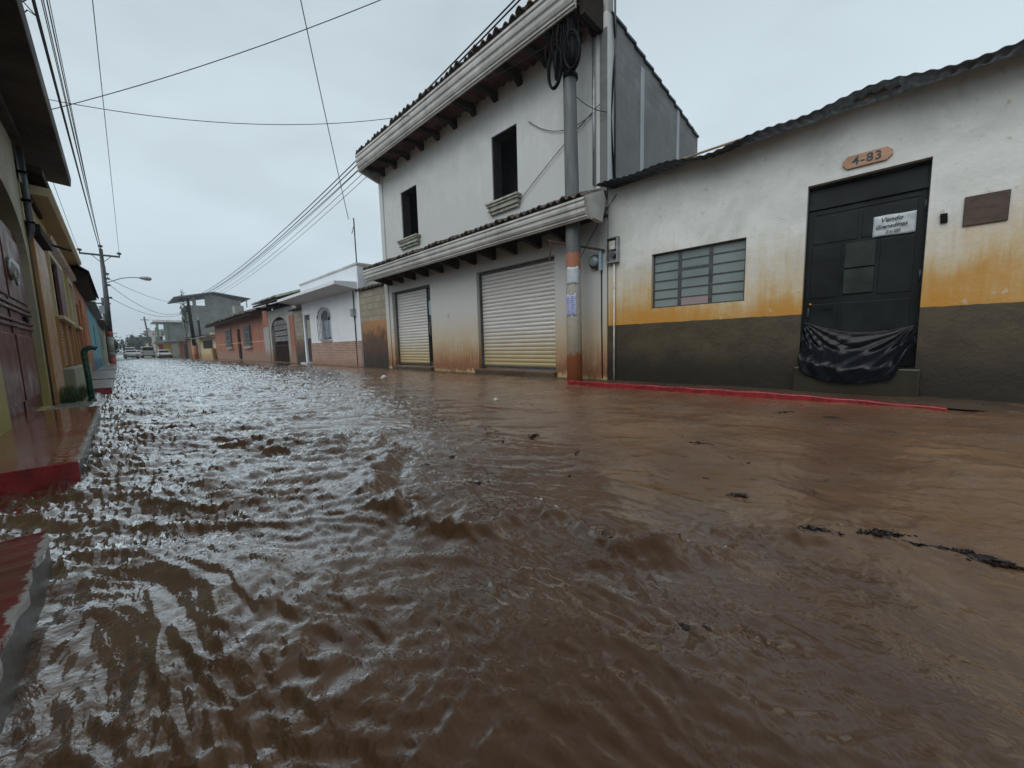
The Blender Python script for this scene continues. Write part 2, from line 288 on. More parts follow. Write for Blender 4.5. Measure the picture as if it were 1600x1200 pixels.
# ------------------------------------------------------------------ mesh helpers
class MB:
    def __init__(s): s.v = []; s.f = []; s.sm = False
    def add(s, vs, fs):
        o = len(s.v); s.v += [tuple(p) for p in vs]; s.f += [tuple(i+o for i in q) for q in fs]; return s
    def box(s, x0, x1, y0, y1, z0, z1):
        return s.add([(x, y, z) for x in (x0, x1) for y in (y0, y1) for z in (z0, z1)],
                     [(0, 1, 3, 2), (4, 6, 7, 5), (0, 4, 5, 1), (2, 3, 7, 6), (0, 2, 6, 4), (1, 5, 7, 3)])
    def prism(s, poly, axis, a, b):
        """poly = 2-D points; axis 'x' -> (y,z), 'y' -> (x,z), 'z' -> (x,y)"""
        def P(p, c): return {'x': (c, p[0], p[1]), 'y': (p[0], c, p[1]), 'z': (p[0], p[1], c)}[axis]
        n = len(poly); vs = [P(p, a) for p in poly]+[P(p, b) for p in poly]
        return s.add(vs, [tuple(range(n)), tuple(range(2*n-1, n-1, -1))]+[(i, i+n, (i+1) % n+n, (i+1) % n) for i in range(n)])
    def tube(s, pts, r, n=6, cap=True):
        pts = [Vector(p) for p in pts]; rr = r if isinstance(r, (list, tuple)) else [r]*len(pts); vs = []; prev = None
        for i, p in enumerate(pts):
            d = (pts[min(i+1, len(pts)-1)]-pts[max(i-1, 0)]).normalized()
            if prev is None: a = d.cross(Vector((0, 0, 1)) if abs(d.z) < .9 else Vector((1, 0, 0))).normalized()
            else: a = (prev-d*prev.dot(d)).normalized()
            prev = a; bb = d.cross(a)
            vs += [p+(a*math.cos(2*math.pi*k/n)+bb*math.sin(2*math.pi*k/n))*rr[i] for k in range(n)]
        fs = [(i*n+k, i*n+(k+1) % n, (i+1)*n+(k+1) % n, (i+1)*n+k) for i in range(len(pts)-1) for k in range(n)]
        if cap: fs += [tuple(range(n-1, -1, -1)), tuple(range((len(pts)-1)*n, len(pts)*n))]
        return s.add(vs, fs)
    def sheet(s, P, nu, nv, off):
        """P(u,v) surface on nu x nv cells given thickness by the vector off"""
        g = [[Vector(P(i/nu, j/nv)) for j in range(nv+1)] for i in range(nu+1)]; o = Vector(off); W = nv+1; T = (nu+1)*W
        vs = [g[i][j] for i in range(nu+1) for j in range(W)]; vs += [p+o for p in vs]; fs = []
        for i in range(nu):
            for j in range(nv):
                a = i*W+j; fs.append((a, a+1, a+W+1, a+W)); fs.append((a+T, a+W+T, a+W+1+T, a+1+T))
        for i in range(nu): fs.append((i*W, (i+1)*W, (i+1)*W+T, i*W+T)); a = i*W+nv; fs.append((a, a+T, a+W+T, a+W))
        for j in range(nv): fs.append((j, j+T, j+1+T, j+1)); a = nu*W+j; fs.append((a, a+1, a+1+T, a+T))
        return s.add(vs, fs)
    def wall(s, x0, x1, y0, y1, z0, z1, holes=()):
        """wall in a plane of constant x, front face x0, back face x1, with rectangular holes (ya,yb,za,zb)"""
        ys = sorted({y0, y1, *[h[0] for h in holes], *[h[1] for h in holes]}); zs = sorted({z0, z1, *[h[2] for h in holes], *[h[3] for h in holes]})
        def solid(i, j):
            if i < 0 or j < 0 or i >= len(ys)-1 or j >= len(zs)-1: return False
            cy, cz = (ys[i]+ys[i+1])/2, (zs[j]+zs[j+1])/2
            return not any(h[0] < cy < h[1] and h[2] < cz < h[3] for h in holes)
        for i in range(len(ys)-1):
            for j in range(len(zs)-1):
                if not solid(i, j): continue
                a, b, c, d = ys[i], ys[i+1], zs[j], zs[j+1]
                s.add([(x0, a, c), (x0, b, c), (x0, b, d), (x0, a, d)], [(0, 1, 2, 3)]); s.add([(x1, a, c), (x1, b, c), (x1, b, d), (x1, a, d)], [(3, 2, 1, 0)])
                if not solid(i-1, j): s.add([(x0, a, c), (x1, a, c), (x1, a, d), (x0, a, d)], [(3, 2, 1, 0)])
                if not solid(i+1, j): s.add([(x0, b, c), (x1, b, c), (x1, b, d), (x0, b, d)], [(0, 1, 2, 3)])
                if not solid(i, j-1): s.add([(x0, a, c), (x1, a, c), (x1, b, c), (x0, b, c)], [(0, 1, 2, 3)])
                if not solid(i, j+1): s.add([(x0, a, d), (x1, a, d), (x1, b, d), (x0, b, d)], [(3, 2, 1, 0)])
        return s
    def build(s, name, mat, parent=None, smooth=False, bevel=0, label=None, org=None):
        if org is None:
            org = Vector((0, 0, 0)); p = parent
            while p is not None: org = org+p.location; p = p.parent
        me = bpy.data.meshes.new(name); me.from_pydata([tuple(Vector(v)-org) for v in s.v], [], s.f); me.materials.append(mat); me.update()
        o = bpy.data.objects.new(name, me); COL.objects.link(o)
        if parent is None: o.location = org
        else: o.parent = parent
        if smooth: me.polygons.foreach_set('use_smooth', [True]*len(me.polygons))
        if bevel:
            bm = o.modifiers.new('bevel', 'BEVEL'); bm.width = bevel; bm.segments = 2; bm.limit_method = 'ANGLE'
        if label: o['label'] = label
        return o
def tag(o, label, cat, group=None, kind=None):
    if label: o['label'] = label
    if cat: o['category'] = cat
    if group: o['group'] = group
    if kind: o['kind'] = kind
    return o
def thing(name, label, cat, loc=(0, 0, 0), group=None):
    o = bpy.data.objects.new(name, None); COL.objects.link(o); o.location = loc; o.empty_display_size = .2
    return tag(o, label, cat, group)
def struct(o): o['kind'] = 'structure'; return o
def box(*a): return MB().box(*a)

def copy_tree(o, delta, label=None, parent=None):
    c = o.copy(); COL.objects.link(c)
    if parent is None:
        c.location = o.location+Vector(delta)
        if label: c['label'] = label
    else: c.parent = parent
    for ch in o.children: copy_tree(ch, delta, parent=c)
    return c
def text_mesh(txt, size, depth, name, mat, parent, M4, shear=0, font_space=1.0):
    cu = bpy.data.curves.new(name, 'FONT'); cu.body = txt; cu.size = size; cu.extrude = depth; cu.align_x = 'CENTER'; cu.align_y = 'CENTER'; cu.shear = shear; cu.space_character = font_space; cu.resolution_u = 3
    cu.offset = size*.012
    to = bpy.data.objects.new('tmp', cu); COL.objects.link(to); dg = bpy.context.evaluated_depsgraph_get(); dg.update()
    me = bpy.data.meshes.new_from_object(to.evaluated_get(dg)); COL.objects.unlink(to); bpy.data.objects.remove(to)
    me.transform(M4); org = Vector((0, 0, 0)); p = parent
    while p is not None: org = org+p.location; p = p.parent
    me.transform(Matrix.Translation(-org)); me.materials.clear(); me.materials.append(mat)
    o = bpy.data.objects.new(name, me); COL.objects.link(o); o.parent = parent; return o
def facing_street(x, y, z, tilt=0):      # text plane on a right-hand wall (faces -X, reads towards -Y)
    R = Matrix(((0, 0, -1), (-1, 0, 0), (0, 1, 0))).to_4x4()
    return Matrix.Translation((x, y, z)) @ R @ Matrix.Rotation(tilt, 4, 'Z')

def tiles(x0, z0, x1, z1, y0, y1, pitch=.2, amp=.055, rows=6, thick=-.02, jit=.012, skip=()):
    """half-round clay tiles running down the slope from (x1,z1) to the eave (x0,z0)"""
    n = max(1, int(abs(y1-y0)/pitch)); per = 8; off = [(RNG.normal()*jit, RNG.normal()*jit*2) for _ in range(n+1)]
    def P(u, v):
        k = u*n; i = min(int(k), n-1); fr = k-i; a = abs(math.sin(math.pi*fr)); s = (v*rows) % 1.0
        e = off[i][1] if v < .01 else 0
        return (x0+(x1-x0)*v+e, y0+(y1-y0)*u, z0+(z1-z0)*v+amp*(2*a-1)*(1 if a > .5 else .6)+off[i][0]+(.018*(1-s) if v < 1 else 0))
    return MB().sheet(P, n*per, rows*2, (0, 0, thick))
def corrug(x0, z0, x1, z1, y0, y1, pitch=.09, amp=.012, jit=0.0, thick=.004):
    n = int(abs(y1-y0)/pitch*6); ph = RNG.random(20)*6
    def P(u, v):
        y = y0+(y1-y0)*u; w = jit*(math.sin(y*2.1+ph[0])+.6*math.sin(y*5.3+ph[1]))*(1-v)
        return (x0+(x1-x0)*v, y, z0+(z1-z0)*v+amp*math.sin(2*math.pi*y/pitch)+w)
    return MB().sheet(P, n, 4, (0, 0, -thick))

# ------------------------------------------------------------------ noise for terrain-like meshes
_p = RNG.permutation(256); _p = np.concatenate([_p, _p, _p]); _g = RNG.normal(size=(256, 2)); _g /= np.linalg.norm(_g, axis=1)[:, None]
def perlin(x, y):
    xi = np.floor(x).astype(int); yi = np.floor(y).astype(int); xf = x-xi; yf = y-yi
    u = xf**3*(xf*(xf*6-15)+10); v = yf**3*(yf*(yf*6-15)+10)
    def g(a, b):
        h = _p[(_p[(xi+a) & 255]+((yi+b) & 255)) & 255]; return _g[h, 0]*(xf-a)+_g[h, 1]*(yf-b)
    return (g(0, 0)*(1-u)+g(1, 0)*u)*(1-v)+(g(0, 1)*(1-u)+g(1, 1)*u)*v
def fbm(x, y, o=4, g=.5):
    s = 0; a = 1
    for k in range(o): s = s+a*perlin(x+17.3*k, y+9.1*k); x, y, a = x*2.03, y*2.03, a*g
    return s
def polydist(X, Y, pts):
    """distance to a polyline, signed side and position along it"""
    D = np.full(X.shape, 1e9); S = np.zeros(X.shape); A = np.zeros(X.shape); acc = 0
    for (ax, ay), (bx, by) in zip(pts, pts[1:]):
        dx, dy = bx-ax, by-ay; L = math.hypot(dx, dy); t_ = np.clip(((X-ax)*dx+(Y-ay)*dy)/L**2, 0, 1)
        ex, ey = X-ax-t_*dx, Y-ay-t_*dy; dd = np.hypot(ex, ey); k = dd < D
        D = np.where(k, dd, D); S = np.where(k, np.sign(ex*dy-ey*dx), S); A = np.where(k, acc+t_*L, A); acc += L
    return D, S, A, acc
CRESTS = [   # polyline, height, half width
    ([(.55, 3.75), (.72, 3.50), (.86, 3.22), (1.0, 3.0), (1.22, 3.05), (1.36, 2.80), (1.30, 2.45), (1.38, 2.2)], .060, .12),
    ([(1.30, 2.42), (1.08, 2.2), (.92, 1.98), (.80, 1.85), (.80, 1.68), (.86, 1.48)], .050, .10),
    ([(.80, 1.66), (.87, 1.46), (.88, 1.26), (.94, 1.12), (1.10, 1.13), (1.24, 1.09), (1.28, .9), (1.23, .74), (1.24, .59), (1.45, .42)], .064, .085),
    ([(-.22, 6.2), (-.05, 6.45), (.22, 6.65), (.45, 6.9)], .055, .14),
    ([(-.22, 3.6), (-.12, 3.9), (.02, 4.25), (.22, 4.75)], .06, .13),
    ([(1.0, .66), (.95, .5), (.98, .36), (1.02, .25)], .022, .05),
    ([(1.62, .33), (1.80, .15), (1.88, .0), (1.93, -.08), (1.98, -.28)], .030, .05),
    ([(1.45, .42), (1.75, .25), (2.05, .02)], .014, .05),
    ([(2.1, 1.6), (1.9, 1.9), (1.75, 2.2)], .02, .09),
    ([(1.9, 2.4), (1.7, 2.9)], .02, .08),
]
def water_h(X, Y):
    wx = X+.12*fbm(X*1.7+3, Y*1.7, 3); wy = Y+.12*fbm(X*1.7, Y*1.7+8, 3)
    # choppy flow down the left and middle of the street, calmer over the right
    sd = X-(1.25+.30*np.clip(Y, 0, 14))                       # fast water left of this line, calm silty water right of it
    rough = 1/(1+np.exp(sd*2.4)); rough = np.clip(rough+.08, 0, 1)*np.clip(.45+Y*.28, .45, 1.0)+.25*np.clip(Y/18, 0, 1)
    bx = X+.30*fbm(X*.8+3, Y*.6, 2)+.06*fbm(X*3+1, Y*2.4, 2); by = Y+.30*fbm(X*.8, Y*.6+8, 2)+.06*fbm(X*3, Y*2.4+5, 2)
    a = .42+.55*np.clip((Y-1.5)/4, 0, 1)                      # current lines swing round with distance
    c, s = np.sin(a), -np.cos(a); u = bx*c+by*s; v = bx*s-by*c
    folds = (1-np.abs(fbm(u*.85, v*3.1, 3, .45))*1.5); ribbons = np.clip(folds, 0, 1)**2.4*.034*np.clip(.40+.28*Y, .40, 1)
    swell = fbm(u*.8+9, v*1.5, 2)*.030
    patch = np.clip(.5+1.6*fbm(X*.9+31, Y*.8, 2), 0, 1)
    wave = np.clip(1-np.abs(fbm(u*4.2+5, v*2.6+3, 3, .5))*1.4, 0, 1)**4*.024*(.35+.9*patch)*np.maximum(np.clip((Y-.6)/3.2, .12, 1), .85*np.exp(-np.maximum(X+.1, 0)/.45))
    rip = np.clip(1-np.abs(fbm(u*6+2, v*19+7, 4, .55))*1.3, 0, 1)**3*.009*(.3+1.1*patch)*(1+1.2*np.exp(-np.maximum(X+.1, 0)/.4))
    z = swell*(.35+.65*rough)+(ribbons+wave+rip)*rough+(rip*.25)
    z = z+fbm(bx*1.7+20, by*2.2, 3, .45)*.014*(1-np.clip(rough, 0, 1))+np.clip(1-np.abs(fbm(u*1.3+3, v*3.1, 3, .5))*1.6, 0, 1)**4*.010*(1-np.clip(rough, 0, 1))*patch
    # water piles and breaks against the platforms, the pole and the kerb
    pile = lambda d_, w_: np.exp(-(np.maximum(d_, 0)/w_)**1.2)
    nb_ = (.6+1.0*fbm(X*9, Y*5, 3, .6)); k1 = ((Y < 2.1) | ((Y > 3.2) & (Y < 6.8)) | (Y > 10)).astype(float)
    z = z+.022*nb_*pile(np.abs(X+.22), .07)*k1+.02*nb_*pile(np.hypot((X+.35)*.6, Y-3.25), .09)+.02*nb_*pile(np.hypot(X-6.15, Y-4.2)-.15, .06)+.010*nb_*pile(5.6-X, .05)*(Y < 4.1)*(Y > -.6)
    for pts, h, wd in CRESTS:
        x0, x1 = min(p[0] for p in pts)-.6, max(p[0] for p in pts)+.6; y0, y1 = min(p[1] for p in pts)-.6, max(p[1] for p in pts)+.6
        k = (X > x0) & (X < x1) & (Y > y0) & (Y < y1)
        if not k.any(): continue
        xx, yy = X[k], Y[k]; jx = xx+.075*fbm(xx*5, yy*5+4, 3, .5); jy = yy+.075*fbm(xx*5+7, yy*5, 3, .5)
        D, S, A, L = polydist(jx, jy, pts)
        taper = np.clip(np.minimum(A, L-A)/.18, 0, 1)**.6
        hh = h*1.25*taper*(.80+.6*perlin(A*4+pts[0][0]*9, A*0+1.5)+.35*perlin(xx*8, yy*8)+.08*perlin(xx*30, yy*30))
        steep = np.where(S > 0, wd*1.1, wd*.45)
        bumpy = .26*h*np.exp(-(D/(wd*1.4))**2)*fbm(xx*18, yy*18, 4, .6)
        z = z.copy(); z[k] = z[k]+np.maximum(hh, 0)*np.exp(-(D/steep)**1.5)-.35*h*np.exp(-((D-wd*1.1)/(wd*.7))**2)*(S < 0)+bumpy
    return z

def grid_mesh(name, xs, ys, zf, mat):
    X, Y = np.meshgrid(xs, ys); Z = zf(X, Y); V = np.stack([X, Y, Z], -1).reshape(-1, 3); nx, ny = len(xs), len(ys)
    i = np.arange(nx-1)[None, :]+np.arange(ny-1)[:, None]*nx; F = np.stack([i, i+1, i+nx+1, i+nx], -1).reshape(-1, 4)
    me = bpy.data.meshes.new(name); me.vertices.add(len(V)); me.vertices.foreach_set('co', V.ravel())
    me.loops.add(F.size); me.loops.foreach_set('vertex_index', F.ravel()); me.polygons.add(len(F))
    me.polygons.foreach_set('loop_start', np.arange(len(F))*4); me.polygons.foreach_set('loop_total', np.full(len(F), 4)); me.update(calc_edges=True)
    me.polygons.foreach_set('use_smooth', np.ones(len(F), bool)); me.materials.append(mat)
    o = bpy.data.objects.new(name, me); COL.objects.link(o); return o

# ------------------------------------------------------------------ setting: ground, flooded street, far hills
ground = grid_mesh('ground', np.linspace(-900, 900, 3), np.linspace(-300, 1500, 3), lambda X, Y: X*0-.35, plain('brown earth', (.10, .065, .04), .9)); struct(ground)
def graded(a, b, d0, k, cap=9):
    out = [a]; 
    while out[-1] < b: out.append(out[-1]+min(cap, d0+k*max(0, out[-1])))
    return np.array(out)
xs = graded(-.72, 6.62, .0085, .0045)
ys = np.concatenate([np.arange(-6, -2, .05), np.arange(-2, -.6, .02), graded(-.6, 60, .0085, .0062)]); ys = np.concatenate([ys, graded(ys[-1], 330, .5, .01)[1:]])
water = grid_mesh('flood_water', xs, ys, water_h, M['water']); struct(water)
# the same brown water spreads over the side street beyond the far houses
fb = grid_mesh('flood_water', np.linspace(6.62, 60, 30), np.linspace(120, 330, 60), lambda X, Y: .01*fbm(X, Y, 3), M['water']); struct(fb)
# pavement on the right behind the red kerb, just awash
def pave_z(X, Y): return .022+.008*fbm(X*3, Y*3, 3)-.05*np.clip((-.7-Y)/.8, 0, 1)
sw = grid_mesh('pavement', np.arange(5.68, 6.62, .03), np.arange(-5, 4.1, .04), pave_z, M['sidewalk']); struct(sw)
sw2 = grid_mesh('pavement', np.arange(6.2, 6.62, .03), np.arange(4.1, 50, .05), lambda X, Y: .025+.015*fbm(X*3, Y*2, 3)-.06*np.clip((6.3-X)/.1, 0, 1), M['sidewalk']); struct(sw2)
kb = MB()
def kerbP(u, v):
    y = 4.05-4.55*u; x = 5.60+.10*v+.006*math.sin(y*9); z = .085-.05*max(0, (1.2-y)/1.7)**1.6+.004*math.sin(y*13)
    return (x, y, z)
kb.sheet(kerbP, 80, 2, (0, 0, -.2)); k = kb.build('kerb', M['redkerb'], smooth=False, bevel=.012); tag(k, 'long low kerb painted red along the right pavement, awash at its near end', 'kerb')
hl = MB()
def hillP(u, v): 
    x = -300+900*u; return (x, 600+250*v, (18+22*math.sin(u*7+1.5)+9*math.sin(u*19)) * math.sin(math.pi*min(1, v*1.0+.02))*(.5+.5*min(1, u*2)))
hl.sheet(hillP, 60, 14, (0, 0, -1)); struct(hl.build('hills', plain('misty hills', (.06, .085, .06), .9, bmp=0), smooth=True))

# ------------------------------------------------------------------ RIGHT: one-storey house with the numbered door
W = 6.6
h4 = thing('single_storey_house', 'low white house with ochre damp stains, dark wainscot and black metal door', 'house', (W, .5, 0))
door_h = (-.30, .82, .36, 2.755); win_h = (1.52, 2.955, 1.325, 2.25)
wl = MB().wall(W, W+.22, -5, 3.80, -.3, 3.55, [door_h, win_h]); wl.box(W+.22, 11, 3.58, 3.80, -.3, 3.55).box(W+.22, 11, -5, -4.78, -.3, 3.55).box(10.78, 11, -4.78, 3.58, -.3, 3.55).box(W+.9, W+.95, -4.78, 3.58, -.3, 3.5)
wl.build('wall', M['h4'], h4)
corrug(6.18, 3.50, 7.9, 3.86, -5.2, 3.83, jit=.045, pitch=.12, amp=.009).build('roof', M['corr'], h4)
tb = MB(); tb.tube([(6.62, -5.2, 3.60), (6.60, -1, 3.63), (6.6, 3.8, 3.67)], .018, 8); tb.build('roof_pipe', M['rustpipe'], h4, smooth=True)
# steel window with three columns of louvre-like panes
fr = thing('window', None, None); fr.parent = h4; del fr
wnd = MB(); x0 = W+.07
ya, yb, za, zb = win_h; wnd.box(x0, x0+.035, ya+.001, ya+.028, za, zb).box(x0, x0+.035, yb-.028, yb-.001, za, zb).box(x0, x0+.035, ya+.028, yb-.028, za, za+.024).box(x0, x0+.035, ya+.028, yb-.028, zb-.024, zb)
c1, c2 = 2.02, 2.50
for yc, tw in ((c1, .028), (c2, .028)): wnd.box(x0, x0+.035, yc-tw, yc+tw, za+.024, zb-.024)
wo = None
rows = [za+(zb-za)*k/6 for k in range(1, 6)]
for k, zz in enumerate(rows):
    for (a, b) in ((ya+.028, c1-.028), (c1+.028, c2-.028), (c2+.028, yb-.028)):
        hw = .009 if not (k == 3 and a > c1 and b < c2) else .02
        wnd.box(x0+.002, x0+.03, a, b, zz-hw, zz+hw)
for o in list(h4.children):
    if o.type == 'EMPTY': bpy.data.objects.remove(o)
wo = wnd.build('window', M['darksteel'], h4)
MB().box(x0+.012, x0+.018, ya+.02, yb-.02, za+.02, zb-.02).build('pane', M['glass'], wo)
MB().box(x0+.006, x0+.0115, c1+.028, c2-.028, za+.024, rows[0]-.009).build('pane', M['pinkglass'], wo, label='pinkish bottom middle pane')
# door
ya, yb, za, zb = door_h; xd = W+.12
dr = MB().box(xd, xd+.05, ya+.012, yb-.012, za+.01, 2.44)
dr.box(xd-.012, xd-.001, ya+.07, yb-.09, 2.38, 2.41)
do = dr.build('door', M['door4'], h4)
pn = MB()
for (a, b, c, d) in ((.30, .75, 2.0, 2.34), (-.22, .26, 2.0, 2.34), (.45, .75, 1.28, 1.95), (-.22, .08, 1.28, 1.95), (.45, .75, .62, 1.2), (-.22, .42, .62, 1.2)): pn.box(xd-.010, xd-.001, a, b, c, d)
pn.build('panel', M['door4'], do, bevel=.006)
MB().box(xd-.024, xd-.011, .12, .41, 1.31, 1.62).box(xd-.024, xd-.011, .12, .41, 1.64, 1.95).build('hatch', plain('greenish hatch', (.014, .021, .018), .5, var=.4, spec=.3), do, bevel=.004)
MB().tube([(xd-.04, .74, 1.20), (xd-.001, .74, 1.20)], .022, 12).build('lock', M['brass'], do, smooth=True)
box(xd-.03, xd-.001, .50, .60, 1.13, 1.15).build('letter_slot', M['door4'], do)
for zz in (.62, 1.4, 2.2): MB().tube([(xd-.012, -.292+.012, zz), (xd-.012, -.292+.012, zz+.12)], .011, 8).build('hinge', M['darksteel'], do, smooth=True)
MB().tube([(xd-.03, .755, 1.02), (xd-.05, .755, 1.04), (xd-.05, .755, 1.13), (xd-.03, .755, 1.15)], .009, 8).build('handle', M['darksteel'], do, smooth=True)
df = MB().box(xd-.03, xd+.06, ya+.001, ya+.011, za, zb).box(xd-.03, xd+.06, yb-.011, yb-.001, za, zb).box(xd-.03, xd+.05, ya+.011, yb-.011, zb-.03, zb-.002).box(xd-.03, xd+.05, ya+.011, yb-.011, 2.45, 2.50)
df.build('door_frame', M['door4'], h4)
box(xd+.01, xd+.04, ya+.011, yb-.011, 2.50, zb-.03).build('transom', M['door4'], h4)
box(6.45, 6.598, -.34, .86, -.2, .355).build('step', wallmat('mossy step', (.026, .024, .014), [((.03, .02, .012), 0, .15, .1, .1)], rough=.4), h4, bevel=.015)
# number board
sg = MB(); cy, cz = .255, 2.915; L, Hh, cc = .225, .075, .05
sg.prism([(cy-L+cc, cz-Hh), (cy+L-cc, cz-Hh), (cy+L, cz-Hh+cc), (cy+L, cz+Hh-cc), (cy+L-cc, cz+Hh), (cy-L+cc, cz+Hh), (cy-L, cz+Hh-cc), (cy-L, cz-Hh+cc)], 'x', W-.028, W-.002)
sgo = sg.build('number_board', M['signwood'], h4, bevel=.004)
text_mesh('4-83', .135, .003, 'numerals', M['ink'], sgo, facing_street(W-.032, cy, cz), font_space=1.12)
# dark plaque and bell box
pq = box(W-.022, W-.001, -.875, -.565, 1.925, 2.235).build('wall_plaque', M['plaque'], h4, bevel=.005)
MB().prism([(-.455, 2.0), (-.40, 2.0), (-.392, 2.10), (-.447, 2.10)], 'x', W-.03, W-.001).build('bell_box', M['black'], h4, bevel=.004)
# handwritten notice taped to the door
nb = MB()
def noteP(u, v):
    y = .158-.37*u; z = 1.975+.245*v-.0*u; return (xd-.016-.006*abs(math.sin(u*7+v*5))-.008*math.sin(v*3.1)*math.sin(u*4), y, z+.004*math.sin(u*6))
nb.sheet(noteP, 16, 10, (.0015, 0, 0)); no = nb.build('notice', M['paper'], smooth=True, org=Vector((xd-.016, -.02, 2.1)))
tag(no, 'creased white handwritten notice taped on the black door', 'notice')
for txt, sz, yy, zz in (('Vendo', .075, .0, 2.165), ('Granadinas', .062, .0, 2.088), ('2 x Q5', .045, -.02, 2.02)):
    text_mesh(txt, sz, .0012, 'handwriting', M['ink'], no, facing_street(xd-.0335, yy, zz, .03), shear=.3)
# plastic film hanging across the foot of the door
pf = MB()
def filmP(u, v):
    y = .80-1.07*u; top = .97-.10*u-.11*math.sin(math.pi*u); bot = .33-.17*math.sin(math.pi*min(1, u*1.04))**.55
    if u > .86: bot += (u-.86)*2.2
    z = top+(bot-top)*v; e = .5+.5*math.sin(12*u+5*v*(u-.5))
    tl = math.atan2(v*.62+.02, u+.06); tr = math.atan2(max(0, v-.05)*.62+.02, 1.06-u); wl_ = (1-u)**1.2; wr_ = u**1.2
    rid = lambda q: abs((q % 2)-1)
    fold = min(1, v*2.5)*(.034*wl_*rid(tl*7.3+.4*math.sin(v*5))+.040*wr_*rid(tr*8.1+.3)+.012*rid(u*17+v*9+2*math.sin(u*5)))
    k = min(1, max(0, (v-.35)/.4)); x = 6.675-.245*k*k*(3-2*k)-.03*math.sin(math.pi*v)*math.sin(math.pi*u)-fold
    sweep = .10*math.sin(math.pi*v)*(u-.5)
    return (x, y+sweep*0-.012*math.sin(v*14+u*3), z)
pf.sheet(filmP, 110, 60, (.002, 0, 0)); po = pf.build('plastic_sheet', M['film'], smooth=True, org=Vector((6.6, .27, .2)))
tag(po, 'crumpled black plastic sheet draped over the foot of the black door', 'plastic sheet')
# electric meter with its conduit, and pale water pipe
mt = thing('electric_meter', 'open framed electric meter box with a round dial beside the low white house window', 'electric meter', (6.55, 3.6, 2.4))
b_ = MB(); ya, yb, za, zb = 3.56, 3.80, 2.22, 2.68
b_.box(6.50, 6.597, ya, ya+.022, za, zb).box(6.50, 6.597, yb-.022, yb, za, zb).box(6.50, 6.597, ya+.022, yb-.022, za, za+.022).box(6.50, 6.597, ya+.022, yb-.022, zb-.022, zb).box(6.59, 6.597, ya+.022, yb-.022, za+.022, zb-.022)
b_.build('frame', M['steel'], mt)
box(6.51, 6.589, 3.62, 3.74, 2.46, 2.61).build('breaker', M['white'], mt, bevel=.008); MB().tube([(6.589, 3.68, 2.36), (6.52, 3.68, 2.36)], .05, 16).build('dial', M['darksteel'], mt, smooth=False)
pp = MB().tube([(6.56, 3.655, 2.218), (6.56, 3.655, .03)], .018, 10); tag(pp.build('water_pipe', M['white'], smooth=True, org=Vector((6.56, 3.66, 0))), 'thin cream pipe running down the white wall from the meter box to the pavement', 'pipe')
mo = thing('electric_meter', 'round glass electric meter on the wall behind the concrete pole', 'electric meter', (6.57, 4.02, 2.3))
MB().tube([(6.599, 4.05, 2.30), (6.52, 4.05, 2.30)], .13, 20).build('housing', M['darksteel'], mo, smooth=False)
MB().tube([(6.519, 4.05, 2.30), (6.47, 4.05, 2.30), (6.45, 4.05, 2.30)], [.10, .095, .05], 20).build('glass_cover', M['glass'], mo, smooth=True)
box(6.50, 6.599, 3.90, 3.95, 2.12, 2.52).build('conduit_box', M['blueglass'], mo)
MB().tube([(6.57, 3.93, 2.12), (6.575, 3.93, 1.2), (6.58, 3.92, .05)], .014, 8).build('conduit', M['cable'], mo, smooth=True)

# ------------------------------------------------------------------ RIGHT: two-storey house
h2 = thing('two_storey_house', 'white two storey house with moulded cornice, tiled canopy and two roller shutters', 'house', (W, 8, 0))
g1 = (9.73, 12.0, .14, 2.60); g2 = (5.08, 7.62, .14, 2.62); u1 = (10.18, 11.08, 4.10, 5.55); u2 = (6.08, 6.90, 4.12, 5.63)
y0, y1 = 3.82, 12.40; top = 6.62
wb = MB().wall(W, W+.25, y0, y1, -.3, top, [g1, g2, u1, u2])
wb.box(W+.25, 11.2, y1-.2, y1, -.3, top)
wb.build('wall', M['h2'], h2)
MB().box(W+.9, W+1.0, y0+.2, y1-.2, 2.7, 6.05).box(W+.26, W+.9, y0+.2, y1-.2, 3.5, 3.55).build('interior', M['interior'], h2)  # interior walls coloured near black for the unlit rooms
sw_ = MB()
prev = 6.62
steps = [(6.85+k*.4, 6.85+(k+1)*.4, 6.60-.052*k) for k in range(11)]
for a, b, z in steps: sw_.box(a, b, y0, y0+.2, -.3, z)
sw_.build('side_wall', M['block'], h2)
for xx in (7.9, 9.8): box(xx, xx+.16, y0-.012, y0-.001, 3.0, 6.3).build('concrete_column', wallmat('pale concrete strip', (.36, .38, .40)), h2)
for a, b, z in steps: box(a-.012, b, y0-.04, y0+.25, z+.002, z+.045).build('coping', M['corr'], h2)
MB().add([(W+.02, y0, 6.64), (11.2, y0, 6.19), (11.2, y1, 6.19), (W+.02, y1, 6.64), (W+.02, y0+.1, 6.55), (11.2, y0+.1, 6.1), (11.2, y1, 6.1), (W+.02, y1, 6.55)], [(0, 1, 2, 3), (7, 6, 5, 4), (0, 4, 5, 1), (1, 5, 6, 2), (2, 6, 7, 3), (3, 7, 4, 0)]).build('roof_slab', M['greyp'], h2)
box(6.64, 6.84, y0+.02, 4.15, 6.66, 8.2).build('parapet', M['h2trim'], h2)
box(W-.035, W-.001, 12.18, 12.40, -.2, 6.4).build('corner_pilaster', M['h2'], h2)
box(W-.02, W-.001, 3.82, 4.0, -.2, 3.3).build('corner_pilaster', M['h2'], h2)
box(W-.012, W-.001, 3.82, 3.97, 3.4, 6.35).build('rough_corner', M['block'], h2)
